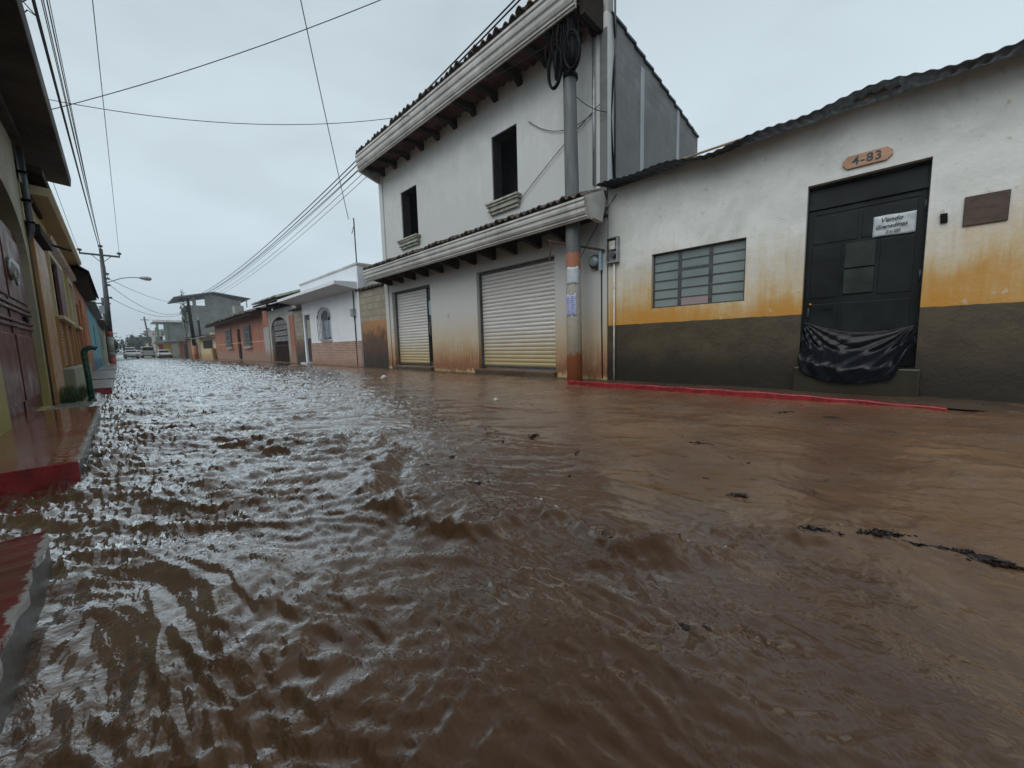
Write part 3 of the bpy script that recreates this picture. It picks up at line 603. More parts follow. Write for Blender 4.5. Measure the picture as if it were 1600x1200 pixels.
def cornice(zt, xo, x_in, h, ya, yb, name='cornice'):
    """stepped and rounded moulding hung at the canopy edge"""
    p = [(x_in, zt), (xo-.045, zt), (xo-.045, zt-h*.12), (xo-.02, zt-h*.15), (xo-.03, zt-h*.30), (xo-.02, zt-h*.42), (xo+.01, zt-h*.48), (xo+.012, zt-h*.53), (xo-.008, zt-h*.56), (xo-.005, zt-h*.68), (xo+.02, zt-h*.80), (xo+.045, zt-h*.84), (xo+.04, zt-h*.92), (xo+.07, zt-h*.95), (xo+.07, zt-h), (x_in, zt-h)]
    return MB().prism(p[::-1], 'y', ya, yb).build(name, M['h2trim'], h2)
# upper eave
UX, UZ = 5.80, 6.80
cornice(UZ, UX, UX+.10, .44, 4.0, 12.25)
tiles(UX-.06, UZ+.06, 6.9, UZ+.25, 4.0, 12.25, pitch=.205).build('roof_tiles', M['tile'], h2, smooth=False)
tiles(UX+.101, UZ-.33, W-.002, UZ-.22, 4.0, 12.2, pitch=.22, amp=.035, rows=3).build('eave_ceiling', M['soffit'], h2)
MB().prism([(UX+.0, UZ-.02), (W, UZ-.02), (W, UZ-.62), (W-.12, UZ-.62), (UX+.06, UZ-.43)], 'y', 12.252, 12.33).build('eave_end', M['h2trim'], h2)
box(UX+.2, W-.001, 3.9, 3.998, UZ-.5, UZ+.02).build('eave_end', M['wood'], h2)
for yy in np.arange(4.35, 12.2, .76):
    MB().prism([(UX+.101, UZ-.36), (W-.001, UZ-.26), (W-.001, UZ-.47), (W-.06, UZ-.47), (W-.16, UZ-.40), (UX+.101, UZ-.43)], 'y', yy, yy+.12).build('rafter', M['wood'], h2)
# lower canopy
CX, CZ = 5.82, 3.25
cornice(CZ, CX, CX+.12, .33, 3.80, 12.32)
MB().prism([(CX-.03, CZ+.015), (6.26, CZ+.20), (6.34, CZ+.06), (6.22, CZ-.36), (CX+.14, CZ-.34)], 'y', 3.70, 3.797).build('canopy_end', M['h2trim'], h2)
for (a, b) in ((3.84, 8.72), (9.15, 12.28)):
    tiles(CX-.05, CZ+.05, W-.002, CZ+.34, a, b, pitch=.165, amp=.038, jit=.01).build('canopy_tiles', M['tile'], h2)
box(CX+.05, W-.001, 3.80, 12.3, CZ+.002, CZ+.006).build('canopy_slab', M['h2trim'], h2)
box(CX+.121, W-.001, 3.80, 12.3, CZ-.17, CZ-.13).build('canopy_ceiling', M['wood'], h2)
for yy in np.arange(4.7, 12.2, .72):
    MB().prism([(CX+.122, CZ-.171), (W-.001, CZ-.171), (W-.001, CZ-.43), (W-.10, CZ-.42), (CX+.122, CZ-.32)], 'y', yy, yy+.10).build('rafter', M['wood'], h2)
# window sills (stepped mouldings) and dark open windows
for (a, b, z, _) in ((u1[0], u1[1], u1[2], 0), (u2[0], u2[1], u2[2], 0)):
    s_ = MB()
    for k, (pr, h0, h1, ex) in enumerate(((.17, 0, .05, .12), (.14, .05, .10, .10), (.10, .10, .17, .07), (.12, .17, .20, .085), (.07, .20, .27, .05))):
        s_.box(W-pr, W-.001, a-ex, b+ex, z-h1-.002, z-h0-.004)
    s_.build('window_sill', plain('lichened sill', (.30, .30, .25), .8, var=.35), h2, bevel=.008)
# black lining boards added to blacken the shaded window reveals
for (a, b, c, d) in (u1, u2):
    MB().box(W+.03, W+.30, a+.001, a+.02, c, d).box(W+.03, W+.30, b-.02, b-.001, c, d).box(W+.03, W+.30, a+.02, b-.02, d-.02, d-.001).box(W+.03, W+.30, a+.02, b-.02, c+.001, c+.01).build('dark_reveal_lining', M['interior'], h2)
def roller(a, b, zb_, zt, x):
    n = int((zt-zb_)/.092); nu = n*6
    def P(u, v):
        ph = (u*n) % 1.0; return (x-.020*abs(math.sin(math.pi*ph))**.6, a+(b-a)*v, zb_+(zt-zb_)*u)
    o = MB().sheet(P, nu, 2, (.006, 0, 0)).build('roller_shutter', M['shutter'], h2); 
    MB().box(x-.03, x+.03, a, b, zb_-.05, zb_-.003).build('bottom_bar', M['darksteel'], o)
    return o
roller(g2[0]+.05, g2[1]-.05, .22, 2.56, W+.16); roller(10.15, g1[1]-.08, .22, 2.53, W+.16)
for a in (g2[0]+.002, g2[1]-.05, g1[1]-.08): box(W+.10, W+.20, a, a+.046, .14, 2.58).build('guide_rail', M['darksteel'], h2)
box(W+.15, W+.21, g1[0]+.40, g1[0]+.42, .14, 2.58).build('guide_rail', M['darksteel'], h2)
for (a, b, z) in ((g2[0]+.05, g2[1]-.05, 2.56), (g1[0]+.01, g1[1]-.01, 2.54)): box(W+.11, W+.24, a, b, z+.005, 2.598 if z < 2.55 else 2.615).build('shutter_housing', M['darksteel'], h2)
sd_ = box(W+.18, W+.22, g1[0]+.01, g1[0]+.39, .16, 2.50).build('side_door', M['darksteel'], h2)
box(W+.172, W+.179, g1[0]+.05, g1[0]+.36, 1.72, 2.15).build('pane', M['blueglass'], sd_)
box(W+.165, W+.179, g1[0]+.05, g1[0]+.36, .30, 1.1).build('panel', M['black'], sd_)
MB().tube([(W+.15, g1[0]+.33, 1.15), (W+.15, g1[0]+.33, 1.5)], .012, 6).build('handle', M['steel'], sd_)
for (a, b) in ((g1[0]-.03, g1[1]+.05), (g2[0]-.03, g2[1]+.05)): box(W-.12, W+.24, a, b, -.2, .135).build('threshold', M['sidewalk'], h2, bevel=.02)
MB().box(W-.01, W-.002, 8.85, 8.93, 1.55, 1.68).build('plaster_chip', M['h2trim'], h2)

# ------------------------------------------------------------------ concrete pole in front of the canopy
pl = thing('utility_pole', 'round concrete pole with orange foot, poster scraps and coiled cables at its top', 'utility pole', (6.15, 4.28, 0))
MB().tube([(6.15, 4.27, -.3), (6.15, 4.28, 1.0), (6.15, 4.29, 3.0), (6.15, 4.33, 5.5), (6.15, 4.37, 8.6)], [.150, .147, .135, .118, .10], 28).build('shaft', M['pole'], pl, smooth=True)
def arcpatch(r, a0, a1, z0, z1, mat, name, ragged=.02):
    def P(u, v):
        a = a0+(a1-a0)*u; zz = z0+(z1-z0)*v+ragged*(math.sin(u*19+v*3)*.5+math.sin(u*7+1)*.8)*(1 if v > .5 else -1)*(v in (0, 1) or v > .95 or v < .05)
        return (6.15+r*math.cos(a), 4.285+r*math.sin(a), zz)
    return MB().sheet(P, 14, 8, (-.0012, 0, 0)).build(name, mat, pl, smooth=True)
arcpatch(.1475, math.radians(150), math.radians(235), 1.27, 1.66, M['bluepaper'], 'poster')
arcpatch(.1455, math.radians(160), math.radians(255), 1.86, 2.17, M['paper'], 'poster', .012)
lines = MB()
for k in range(9):
    for (s0, s1) in ((.08, .45), (.52, .9)):
        a0 = math.radians(155+75*s0); a1 = math.radians(155+75*(s1-RNG.random()*.12)); z = 1.62-.038*k
        def P(u, v, a0=a0, a1=a1, z=z): a = a0+(a1-a0)*u; return (6.15+.1492*math.cos(a), 4.285+.1492*math.sin(a), z+.011*v)
        lines.sheet(P, 4, 1, (-.0006, 0, 0))
lines.build('poster_print', plain('faded print', (.10, .11, .22), .6, bmp=0), pl)
# coils and splice closures
def coil(cx, cy, cz, rx, rz, turns, r, seed, lean=0.):
    rg = np.random.default_rng(seed); mb = MB()
    for k in range(turns):
        ox, oz, s = rg.normal()*.010, rg.normal()*.010, 1+rg.normal()*.035
        pts = [(cx-.06+ox+.03*k/turns, cy-rx*s*math.cos(a), cz+oz+rz*s*math.sin(a)+lean*math.cos(a)) for a in np.linspace(0, 2*math.pi, 30)]
        mb.tube(pts, r, 7, cap=False)
    return mb
cb = thing('cable_coil', 'black coiled cables strapped high on the concrete pole', 'cable coil', (6.0, 4.3, 5.9))
coil(6.0, 4.50, 5.70, .15, .33, 6, .019, 1, .05).build('coil', M['black'], cb, smooth=True)
coil(6.0, 4.12, 5.78, .15, .29, 6, .019, 2, -.03).build('coil', M['black'], cb, smooth=True)
MB().tube([(5.98, 4.48, 5.95), (5.97, 4.46, 5.5)], [.06, .055], 12).build('splice_closure', M['black'], cb, smooth=True)
MB().tube([(6.0, 4.70, 6.75), (5.98, 4.66, 6.30)], [.075, .07], 12).build('splice_closure', M['black'], cb, smooth=True)
MB().tube([(6.02, 4.15, 6.05), (6.02, 4.15, 5.6)], [.075, .07], 12).build('splice_closure', M['black'], cb, smooth=True)
b_ = MB()
for k in range(26):
    x = 6.0+RNG.normal()*.04; y = 4.40+RNG.normal()*.12; pts = [(x, y, 5.6), (x-.02, y+.05*RNG.normal(), 6.1), (x+.02, y+.06*RNG.normal(), 6.6), (x, y+.10*RNG.normal(), 7.1), (6.1+.05*RNG.normal(), 4.36+.12*RNG.normal(), 7.7)]
    b_.tube(pts, .014, 6)
b_.build('riser_cables', M['black'], cb, smooth=True)
MB().tube([(6.15, 4.31, 5.95), (6.15, 4.31, 6.05)], .135, 20).build('strap', M['steel'], cb, smooth=True)
MB().tube([(6.15, 4.31, 5.50), (6.15, 4.31, 5.56)], .135, 20).build('strap', M['black'], cb, smooth=True)
# bracket arm and low cable by the pole
ba = MB().tube([(5.96, 4.72, 2.72), (6.12, 4.45, 2.64), (6.55, 3.85, 2.48)], .022, 6).tube([(5.99, 4.68, 2.70), (6.02, 4.75, 2.36)], .018, 6)
tag(ba.build('iron_bracket', plain('rusty iron', (.07, .035, .022), .7), org=Vector((6.2, 4.3, 2.6))), 'rusty iron bracket bar crossing behind the concrete pole under the canopy', 'bracket')
# conduits on the corner of the two-storey house
for i, (yy, xx, zb_, zt, lab) in enumerate(((4.08, 6.56, 3.72, 6.30, 'grey service mast with weatherhead left of the house corner'), (3.78, 6.80, 3.6, 8.9, 'tall thin service mast standing at the corner of the block side wall'))):
    c_ = thing('service_mast', lab, 'conduit', (xx, yy, zb_))
    MB().tube([(xx, yy, zb_), (xx, yy, zt)], .030 if i == 0 else .020, 10).build('pipe', M['steel'] if i == 0 else M['darksteel'], c_, smooth=True)
    if i == 0: MB().tube([(xx, yy, zt-.02), (xx-.01, yy, zt+.08), (xx-.08, yy, zt+.10), (xx-.10, yy, zt+.02)], [.035, .06, .055, .04], 10).build('weatherhead', M['black'], c_, smooth=True)
    else: MB().tube([(xx, yy, 6.2), (xx-.05, yy, 6.6), (xx-.02, yy+.05, 6.7), (xx+.03, yy, 6.55), (xx, yy, 6.0), (xx-.06, yy+.05, 4.9), (xx-.02, yy, 3.7)], .018, 8).build('cable_loop', M['black'], c_, smooth=True)

# ------------------------------------------------------------------ wires
def sagwire(a, b, sag, r=.008, n=24):
    a, b = Vector(a), Vector(b)
    return MB().tube([a.lerp(b, i/n)-Vector((0, 0, sag*4*(i/n)*(1-i/n))) for i in range(n+1)], r, 5)
def wire(a, b, sag, label, group=None, r=.008):
    o = sagwire(a, b, sag, r*1.05).build('overhead_wire', M['cable'], smooth=True, org=Vector(a)); tag(o, label, 'wire', group); return o
gR = 'bundle of street wires on the right'
for a, b, s, r in (((6.02, 4.3, 7.55), (6.05, 57, 6.85), 1.0, .016), ((6.05, 4.3, 7.50), (6.12, 57, 6.8), 1.1, .016), ((6.08, 4.3, 7.25), (6.1, 57, 6.6), .95, .012), ((6.18, 4.3, 7.45), (6.1, 57, 6.5), 1.1, .009), ((6.20, 4.3, 7.35), (6.15, 57, 6.4), 1.25, .009), ((6.22, 4.3, 7.2), (6.2, 57, 6.25), 1.3, .008)):
    wire(a, b, s, 'one of the wires fanning from the far dark pole to the cable-hung concrete pole', gR, r)
gL = 'bundle of street wires on the left'
for a, b, s, r in (((-.2, 36, 7.6), (-.52, 4, 8.6), .25, .009), ((-.2, 36, 7.55), (-.50, 4, 8.9), .3, .008), ((-.2, 36, 7.5), (-.46, 4, 8.3), .25, .009), ((-1.12, 36, 7.1), (-1.0, 4, 7.6), .4, .008), ((-.1, 36, 6.0), (-.50, 4, 7.0), .35, .012), ((-.05, 36, 5.6), (-.46, 4, 6.2), .3, .012), ((-.2, 36, 7.5), (-.40, 4, 9.3), .2, .008), ((-.1, 36, 6.2), (-.36, 4, 7.6), .3, .010)):
    wire(a, b, s, 'one of the parallel wires rising over the left eaves from the crossarm pole', gL, r)
tw = MB(); rg = np.random.default_rng(3)
tw.tube([(-.42+.05*math.sin(k*1.7)+.02*rg.normal(), 5.2+.13*k, 4.55+.03*k+.06*math.cos(k*2.3)+.03*rg.normal()) for k in range(26)], .007, 5)
tag(tw.build('loose_cable', M['cable'], smooth=True, org=Vector((-.42, 5.2, 4.5))), 'tangled loose cable curling beside the near left eave', 'cable')
wire((.60, 36, 7.2), (.18, 2, 8.6), .2, 'single wire rising alone from the right end of the crossarm', r=.008)
wire((-.6, 12.2, 5.85), (5.85, 9.0, 6.7), .35, 'lower wire crossing the street from the left eave to the tiled eave', r=.007)
wire((-.6, 12.2, 5.60), (6.1, 4.6, 8.2), .25, 'upper wire slanting across the street to the concrete pole top', r=.007)
wire((5.74, 13.0, 5.05), (1.4, 5.9, 10.6), .25, 'service wire dropping steeply to the roof mast of the small white house', r=.010)
for a, b, s, lab in (((0, 36, 5.6), (6.1, 57, 6.3), .5, 'topmost sagging wire from the lamp pole across to the far dark pole'), ((0, 36, 5.2), (6.1, 57, 5.9), 1.3, 'deep sagging wire across the far street below the lamp'), ((-.05, 36, 4.4), (6.1, 57, 5.6), 1.0, 'lowest sagging wire across the far street')):
    wire(a, b, s, lab, r=.014)
for a, b, s, lab in (((6.3, 4.4, 5.4), (6.56, 3.8, 4.9), .08, 'thin loose wire from the concrete pole to the service mast'), ((6.56, 6.0, 3.95), (6.56, 3.95, 5.1), -.05, 'thin wire slanting up the white wall right of the large upper window'), ((6.57, 5.7, 5.5), (6.56, 4.1, 5.0), .25, 'limp wire looping on the white wall left of the concrete pole'), ((5.9, 6.3, 6.3), (6.05, 4.4, 6.25), .05, 'thin wire under the tiled eave reaching the cable coils'), ((6.25, 4.3, 2.2), (6.62, 3.6, 3.5), -.05, 'black cable running down past the round meter to the concrete pole')):
    wire(a, b, s, lab, r=.007)

# ------------------------------------------------------------------ RIGHT: further houses
bw = thing('block_wall', 'stained block wall with a peeling rusty sheet between the white houses', 'wall', (6.6, 13.5, 0))
box(6.62, 6.82, 12.42, 14.50, -.3, 2.9).build('wall', M['blockwall'], bw)
box(6.60, 6.618, 12.46, 14.42, -.1, 1.75).build('sheet_gate', M['rustsheet'], bw)
tiles(6.5, 2.93, 6.9, 3.02, 12.42, 14.5, pitch=.2, rows=2).build('tile_coping', M['tile'], bw)
box(6.9, 11, 12.42, 14.4, -.3, 3.86).build('rear_wall', M['greyp'], bw)

wh = thing('small_white_house', 'small whitewashed house with flat awning, barred arched window and brick wainscot', 'house', (6.6, 17.5, 0))
MB().wall(W, W+.2, 14.52, 21.05, -.3, 3.92, [(20.05, 20.85, .12, 2.45), (17.5, 18.6, 1.2, 2.12)]).box(W+.2, 10.5, 14.52, 14.7, -.3, 3.92).box(W+.2, 10.5, 20.85, 21.05, -.3, 3.92).box(W+.2, 10.5, 14.7, 20.85, 3.7, 3.9).box(W+1, W+1.1, 14.7, 20.85, -.3, 3.7).build('wall', M['whiteh'], wh)
MB().box(W-.025, W-.001, 14.52, 20.05, -.2, 1.05).build('brick_wainscot', M['brick'], wh)
box(W-.03, 10.5, 14.48, 21.1, 3.925, 4.0).build('parapet_cap', M['h2trim'], wh)
MB().prism([(5.75, 3.14), (W-.001, 3.02), (W-.001, 3.30), (5.75, 3.26)], 'y', 14.6, 21.9).build('awning', M['whiteh'], wh)
wv = MB(); arch = [(17.5, 2.12)]+[(18.05-.55*math.cos(a), 2.12+.36*math.sin(a)) for a in np.linspace(0, math.pi, 12)]+[(18.6, 2.12)]
dk = MB().prism(arch[1:-1], 'x', W-.004, W-.001); dk.box(W+.12, W+.16, 17.5, 18.6, 1.2, 2.12); wdo = dk.build('window', M['black'], wh)
MB().box(W+.10, W+.119, 17.62, 18.0, 1.28, 2.05).box(W+.10, W+.119, 18.1, 18.5, 1.28, 2.05).build('pane', M['blueglass'], wdo)
br = MB()
for yy in np.linspace(17.42, 18.68, 8): 
    hz = 2.14+.42*math.sqrt(max(0, 1-((yy-18.05)/.66)**2)); br.tube([(W-.02, yy, 1.12), (W-.14, yy, 1.2), (W-.14, yy, hz), (W-.02, yy, hz+.04)], .016, 5)
for zz in (1.18, 1.5, 1.85): br.tube([(W-.14, 17.42, zz), (W-.14, 18.68, zz)], .012, 5)
br.tube([(W-.10, 18.05-.66*math.cos(a), 2.14+.46*math.sin(a)) for a in np.linspace(0, math.pi, 14)], .028, 5); br.build('window_grille', plain('pale iron grille', (.22, .23, .25), .5), wdo)
MB().box(W-.05, W+.25, 17.4, 18.7, 1.08, 1.11).build('sill', M['h2trim'], wdo)
ddo = box(W+.08, W+.12, 20.06, 20.84, .13, 2.44).build('door', M['darkgate'], wh); box(W+.06, W+.079, 20.2, 20.7, 1.3, 2.2).build('panel', M['greyp'], ddo)
box(W-.3, W-.03, 19.95, 20.95, -.2, .12).build('step', M['h2trim'], wh)
mm = thing('electric_meter', 'grey electric meter with a thin conduit on the small white house near its right corner', 'electric meter', (6.58, 14.95, 2.1))
box(6.46, 6.598, 14.85, 15.1, 2.0, 2.3).build('housing', M['steel'], mm, bevel=.02); MB().tube([(6.57, 14.95, 3.0), (6.57, 14.95, .05)], .02, 6).build('conduit', M['cable'], mm)
ms = MB().tube([(6.72, 13.6, 3.7), (5.78, 13.05, 5.15)], .02, 6)
ms = MB().tube([(6.78, 14.9, 3.9), (6.78, 14.9, 5.75)], .025, 8).tube([(6.78, 14.9, 5.5), (6.6, 14.75, 5.1)], .015, 6); tag(ms.build('roof_mast', M['darksteel'], org=Vector((6.78, 14.9, 3.9))), 'thin dark service mast standing on the small white house roof', 'mast')

gt = thing('gate_wall', 'tiled gateway with an arched dark iron gate beside the terracotta house', 'gateway', (6.6, 25, 0))
MB().wall(W, W+.25, 21.07, 27.3, -.3, 3.12, [(23.7, 26.9, .05, 2.72)]).build('wall', M['greyp'], gt)
MB().wall(W-.03, W-.001, 22.4, 23.2, -.2, 2.6).build('pilaster', M['orangeh'], gt)
MB().wall(W-.02, W-.001, 21.07, 22.3, -.2, 2.55).build('block_panel', M['blockwall'], gt)
ag = MB(); 
for s in (0, 1):
    pts = [(23.7, 2.72), (23.7, 2.0)]+[(25.3-1.6*math.cos(a), 2.0+.66*math.sin(a)) for a in np.linspace(0, math.pi/2, 8)]+[(25.3, 2.72)]
    if s: pts = [(50.6-p[0], p[1]) for p in pts][::-1]
    ag.prism(pts, 'x', W+.02, W+.12)
ag.build('arch', M['greyp'], gt)
go = MB().box(W+.14, W+.17, 23.72, 26.88, .08, 1.1)
for yy in np.arange(23.8, 26.9, .2): go.tube([(W+.13, yy, .1), (W+.13, yy, 2.6)], .018, 5)
for zz in (1.0, 1.3, 1.65, 2.0): go.box(W+.11, W+.15, 23.92, 26.68, zz, zz+.04)
goo = go.build('iron_gate', M['darkgate'], gt)
sc = MB()
for k in range(8):
    cy = 24.2+.32*k
    for cz in (1.4, 1.72, 2.05, 2.35): sc.tube([(W+.09, cy+.11*math.cos(a), cz+.13*math.sin(a)) for a in np.linspace(0, 6.2, 12)], .014, 4)
sc.build('scrollwork', plain('silver painted scrollwork', (.42, .42, .44), .5), goo)
MB().prism([(5.9, 3.34), (8.0, 4.05), (8.0, 4.15), (5.9, 3.44)], 'y', 22.5, 27.6).build('roof_boards', M['wood'], gt)
tiles(5.85, 3.52, 8.0, 4.24, 22.5, 27.6, pitch=.22).build('roof_tiles', plain('pale green mossy tile', (.20, .22, .17), .8, var=.4, bmp=.4), gt)
tiles(6.4, 2.78, 7.0, 2.9, 21.1, 22.5, pitch=.2, rows=2).build('coping_tiles', M['tile'], gt)
for yy in (22.7, 24.9, 27.2): box(6.0, 6.6, yy, yy+.12, 3.16, 3.34).build('rafter', M['wood'], gt)
box(W+.5, 9, 21.1, 27.3, -.3, 2.8).build('rear_wall', M['interior'], gt)
box(6.9, 8.2, 22.6, 27.4, 2.85, 3.6).build('gable_wall', M['wood'], gt)

oh = thing('terracotta_house', 'terracotta painted low house with dark tiled eave and two grilled windows', 'house', (6.6, 37, 0))
ow = [(32.0, 33.9, 1.15, 2.55), (38.6, 40.6, 1.15, 2.55), (35.4, 36.6, .1, 2.45)]
MB().wall(W, W+.25, 27.35, 46.2, -.3, 3.34, ow).box(W+.25, 10.5, 27.35, 27.6, -.3, 3.1).box(W+.25, 10.5, 45.9, 46.2, -.3, 3.1).box(W+1, W+1.1, 27.6, 45.9, -.3, 3.1).build('wall', M['orangeh'], oh)
box(W-.02, W-.001, 27.35, 28.6, -.2, 2.2).build('grey_patch', M['greyp'], oh)
tiles(5.85, 3.22, 8.6, 4.15, 28.6, 46.4, pitch=.24, amp=.05, rows=5, jit=.03).build('roof_tiles', M['tile'], oh)
MB().prism([(5.95, 2.98), (8.6, 3.96), (8.6, 4.05), (5.9, 3.12)], 'y', 28.6, 46.4).build('roof_boards', M['wood'], oh)
MB().box(6.9, 7.5, 38, 39, 3.7, 4.45).build('water_tank', M['greyp'], oh)
for (a, b, c, d) in ow[:2]:
    wo2 = box(W+.12, W+.16, a, b, c, d).build('window', M['black'], oh); gr = MB()
    for yy in np.linspace(a-.05, b+.05, 8): gr.tube([(W-.12, yy, c-.05), (W-.12, yy, d+.05)], .022, 5)
    for zz in np.linspace(c-.03, d+.03, 4): gr.tube([(W-.12, a-.05, zz), (W-.12, b+.05, zz)], .02, 5)
    gr.build('grille', M['steel'], wo2); box(W-.14, W-.001, a-.1, b+.1, c-.22, c-.08).build('sill', M['greyp'], wo2)
box(W+.1, W+.15, 35.4, 36.6, .1, 2.45).build('door', M['black'], oh)
box(W-.012, W-.001, 28.6, 46.2, 1.36, 1.40).build('painted_line', M['cream'], oh)

bh = thing('cream_shop', 'low cream shop with a barred counter window beyond the terracotta house', 'shop', (6.6, 51, 0))
MB().wall(W, W+.2, 46.4, 56.5, -.3, 2.25, [(48.2, 54.5, 1.1, 1.95)]).box(W+.2, 10, 46.4, 46.6, -.3, 2.25).box(W+.6, W+.7, 46.6, 56.4, -.3, 2.2).box(W+.2, 10, 56.3, 56.5, -.3, 2.25).build('wall', M['cream'], bh)
MB().prism([(5.9, 2.25), (9, 2.75), (9, 2.8), (5.9, 2.31)], 'y', 46.4, 56.8).build('awning', M['steel'], bh)
gr = MB()
for yy in np.arange(48.3, 54.5, .45): gr.tube([(W+.02, yy, 1.1), (W+.02, yy, 1.95)], .03, 4)
gr.build('window_bars', M['darksteel'], bh)
box(6.3, 6.5, 46.5, 47.3, -.2, 1.1).build('step_post', M['ochrewood'], bh)

gb = thing('grey_concrete_building', 'tall unfinished grey concrete building under a pitched metal roof', 'building', (10, 66, 0))
g_ = MB().box(6.9, 12.8, 66, 74, -.3, 6.95).box(7.4, 7.75, 66.0, 66.3, 6.95, 8.1).prism([(8.7, 6.95), (12.7, 6.95), (12.6, 7.75), (9.4, 8.55), (8.7, 8.4)], 'y', 66.0, 66.25)
g_.build('wall', M['greyc'], gb)
MB().prism([(6.88, -.3), (6.895, -.3), (6.895, 7.0), (6.88, 7.0)], 'y', 66.05, 73.9).build('street_wall', M['greenc'], gb)
MB().prism([(5.5, 7.75), (9.7, 8.72), (13.9, 8.15), (13.9, 8.22), (9.7, 8.86), (5.5, 7.9)], 'y', 65.6, 74.5).build('roof', plain('grey roofing sheet', (.12, .14, .15), .5), gb)
for xx in (7.0, 12.6, 13.4): box(xx, xx+.12, 66.1, 66.22, 6.96, 7.9 if xx < 13 else 8.1).build('roof_post', M['steel'], gb)
MB().box(9.0, 12.0, 65.98, 65.998, 2.6, 3.4).build('stain_band', M['greenc'], gb)
box(8.8, 12.6, 64.0, 65.95, -.3, 3.3).build('lean_to', M['cream'], gb)
gn = thing('green_framed_building', 'open two storey building with white roof slab and green posts beyond the grey concrete building', 'building', (6.5, 86, 0))
box(5.9, 8.3, 85, 92, 2.9, 5.75).build('upper_room', M['greyc'], gn)
MB().box(4.2, 8.3, 84.6, 92, 5.78, 6.12).build('roof_slab', plain('white slab edge', (.6, .63, .62), .7), gn)
for xx in (4.55, 5.6): box(xx, xx+.3, 84.8, 85.1, 2.85, 5.77).build('post', plain('green painted concrete', (.12, .20, .13), .7), gn)
box(8.02, 8.32, 84.75, 84.98, 1.9, 5.77).build('post', plain('white post', (.6, .63, .62), .7), gn)
box(4.2, 8.3, 84.9, 92, 2.55, 2.88).build('floor_slab', M['greyp'], gn); box(5.0, 8.3, 85.2, 92, -.3, 2.54).build('lower_wall', M['greyp'], gn)

ys_ = thing('yellow_shop', 'little roadside shop with yellow shutter under a low grey roof', 'shop', (5.3, 80, 0))
box(4.3, 7.2, 80, 84, -.3, 2.3).build('wall', M['cream'], ys_)
MB().prism([(3.7, 2.15), (7.4, 2.75), (7.4, 2.85), (3.7, 2.25)], 'y', 79.0, 84).build('roof', M['greyp'], ys_)
box(4.95, 5.65, 79.97, 79.998, .35, 2.1).build('shutter', plain('yellow shutter', (.55, .34, .03), .5), ys_)
box(4.32, 4.8, 79.97, 79.998, .4, 2.1).build('panel', plain('red panel', (.33, .05, .03), .5), ys_)
box(5.8, 6.5, 79.97, 79.998, .1, 2.1).build('white_door', M['white'], ys_)
for i, (x, y, z, mt_, lab) in enumerate(((6.15, 69.5, 2.4, 'orangeh', 'orange painted stall post wall beside the yellow shop'), (6.35, 62.0, 2.6, 'cream', 'cream stall front between the far dark pole and the orange stall'))):
    s_ = thing('market_stall', lab, 'stall', (x, y, 0))
    box(x, x+1.4, y, y+3.5, -.3, z-.1).build('wall', M[mt_], s_); MB().prism([(x-.5, z-.05), (x+1.7, z+.3), (x+1.7, z+.36), (x-.5, z)], 'y', y-.4, y+3.8).build('roof', M['corr'], s_)
    for k in range(4): box(x-.06, x-.001, y+.2+k*.9, y+.32+k*.9, -.2, z-.15).build('post', M['orangeh' if k % 2 else 'darksteel'], s_)
    box(x+.2, x+.6, y-.03, y-.001, 0, 1.9).build('door', M['darksteel'], s_)
fp = thing('utility_pole', 'dark leaning pole with an orange foot in front of the grey concrete building', 'utility pole', (6.1, 57, 0))
MB().tube([(6.12, 57, .75*2), (5.98, 57, 6.9)], [.19, .14], 10).build('shaft', M['black'], fp, smooth=True); MB().tube([(6.16, 57, -.3), (6.12, 57, 1.5)], [.2, .19], 10).build('painted_foot', plain('orange red paint', (.34, .10, .05), .6), fp, smooth=True)
box(5.75, 6.0, 56.8, 57.2, 5.3, 5.9).build('transformer', M['black'], fp)
fq = thing('utility_pole', 'short dark pole right of the dark leaning pole', 'utility pole', (6.9, 58.5, 0))
MB().tube([(6.95, 58.5, -.3), (6.9, 58.5, 4.8)], [.13, .1], 8).build('shaft', M['black'], fq, smooth=True); box(6.8, 7.0, 58.4, 58.6, 4.5, 4.9).build('cap', M['steel'], fq)
tp = thing('utility_pole', 'slim far pole above the road sign at the end of the street', 'utility pole', (4.9, 120, 0))
MB().tube([(5.2, 120, -.3), (4.65, 120, 9.0)], [.2, .15], 8).build('shaft', M['darksteel'], tp, smooth=True); box(4.0, 5.4, 119.9, 120.1, 8.2, 8.35).build('crossarm', M['darksteel'], tp)
bb_ = thing('road_sign', 'white hanging sign with a red mark over the far right houses', 'sign', (4.6, 95, 0))
MB().tube([(5.0, 95, -.3), (5.0, 95, 5.4)], .08, 6).build('post', M['darksteel'], bb_); box(3.95, 5.6, 94.9, 95.0, 3.75, 4.6).build('board', M['white'], bb_); box(4.5, 5.0, 94.88, 94.899, 4.1, 4.3).build('red_mark', plain('red mark', (.5, .05, .04), .6), bb_)

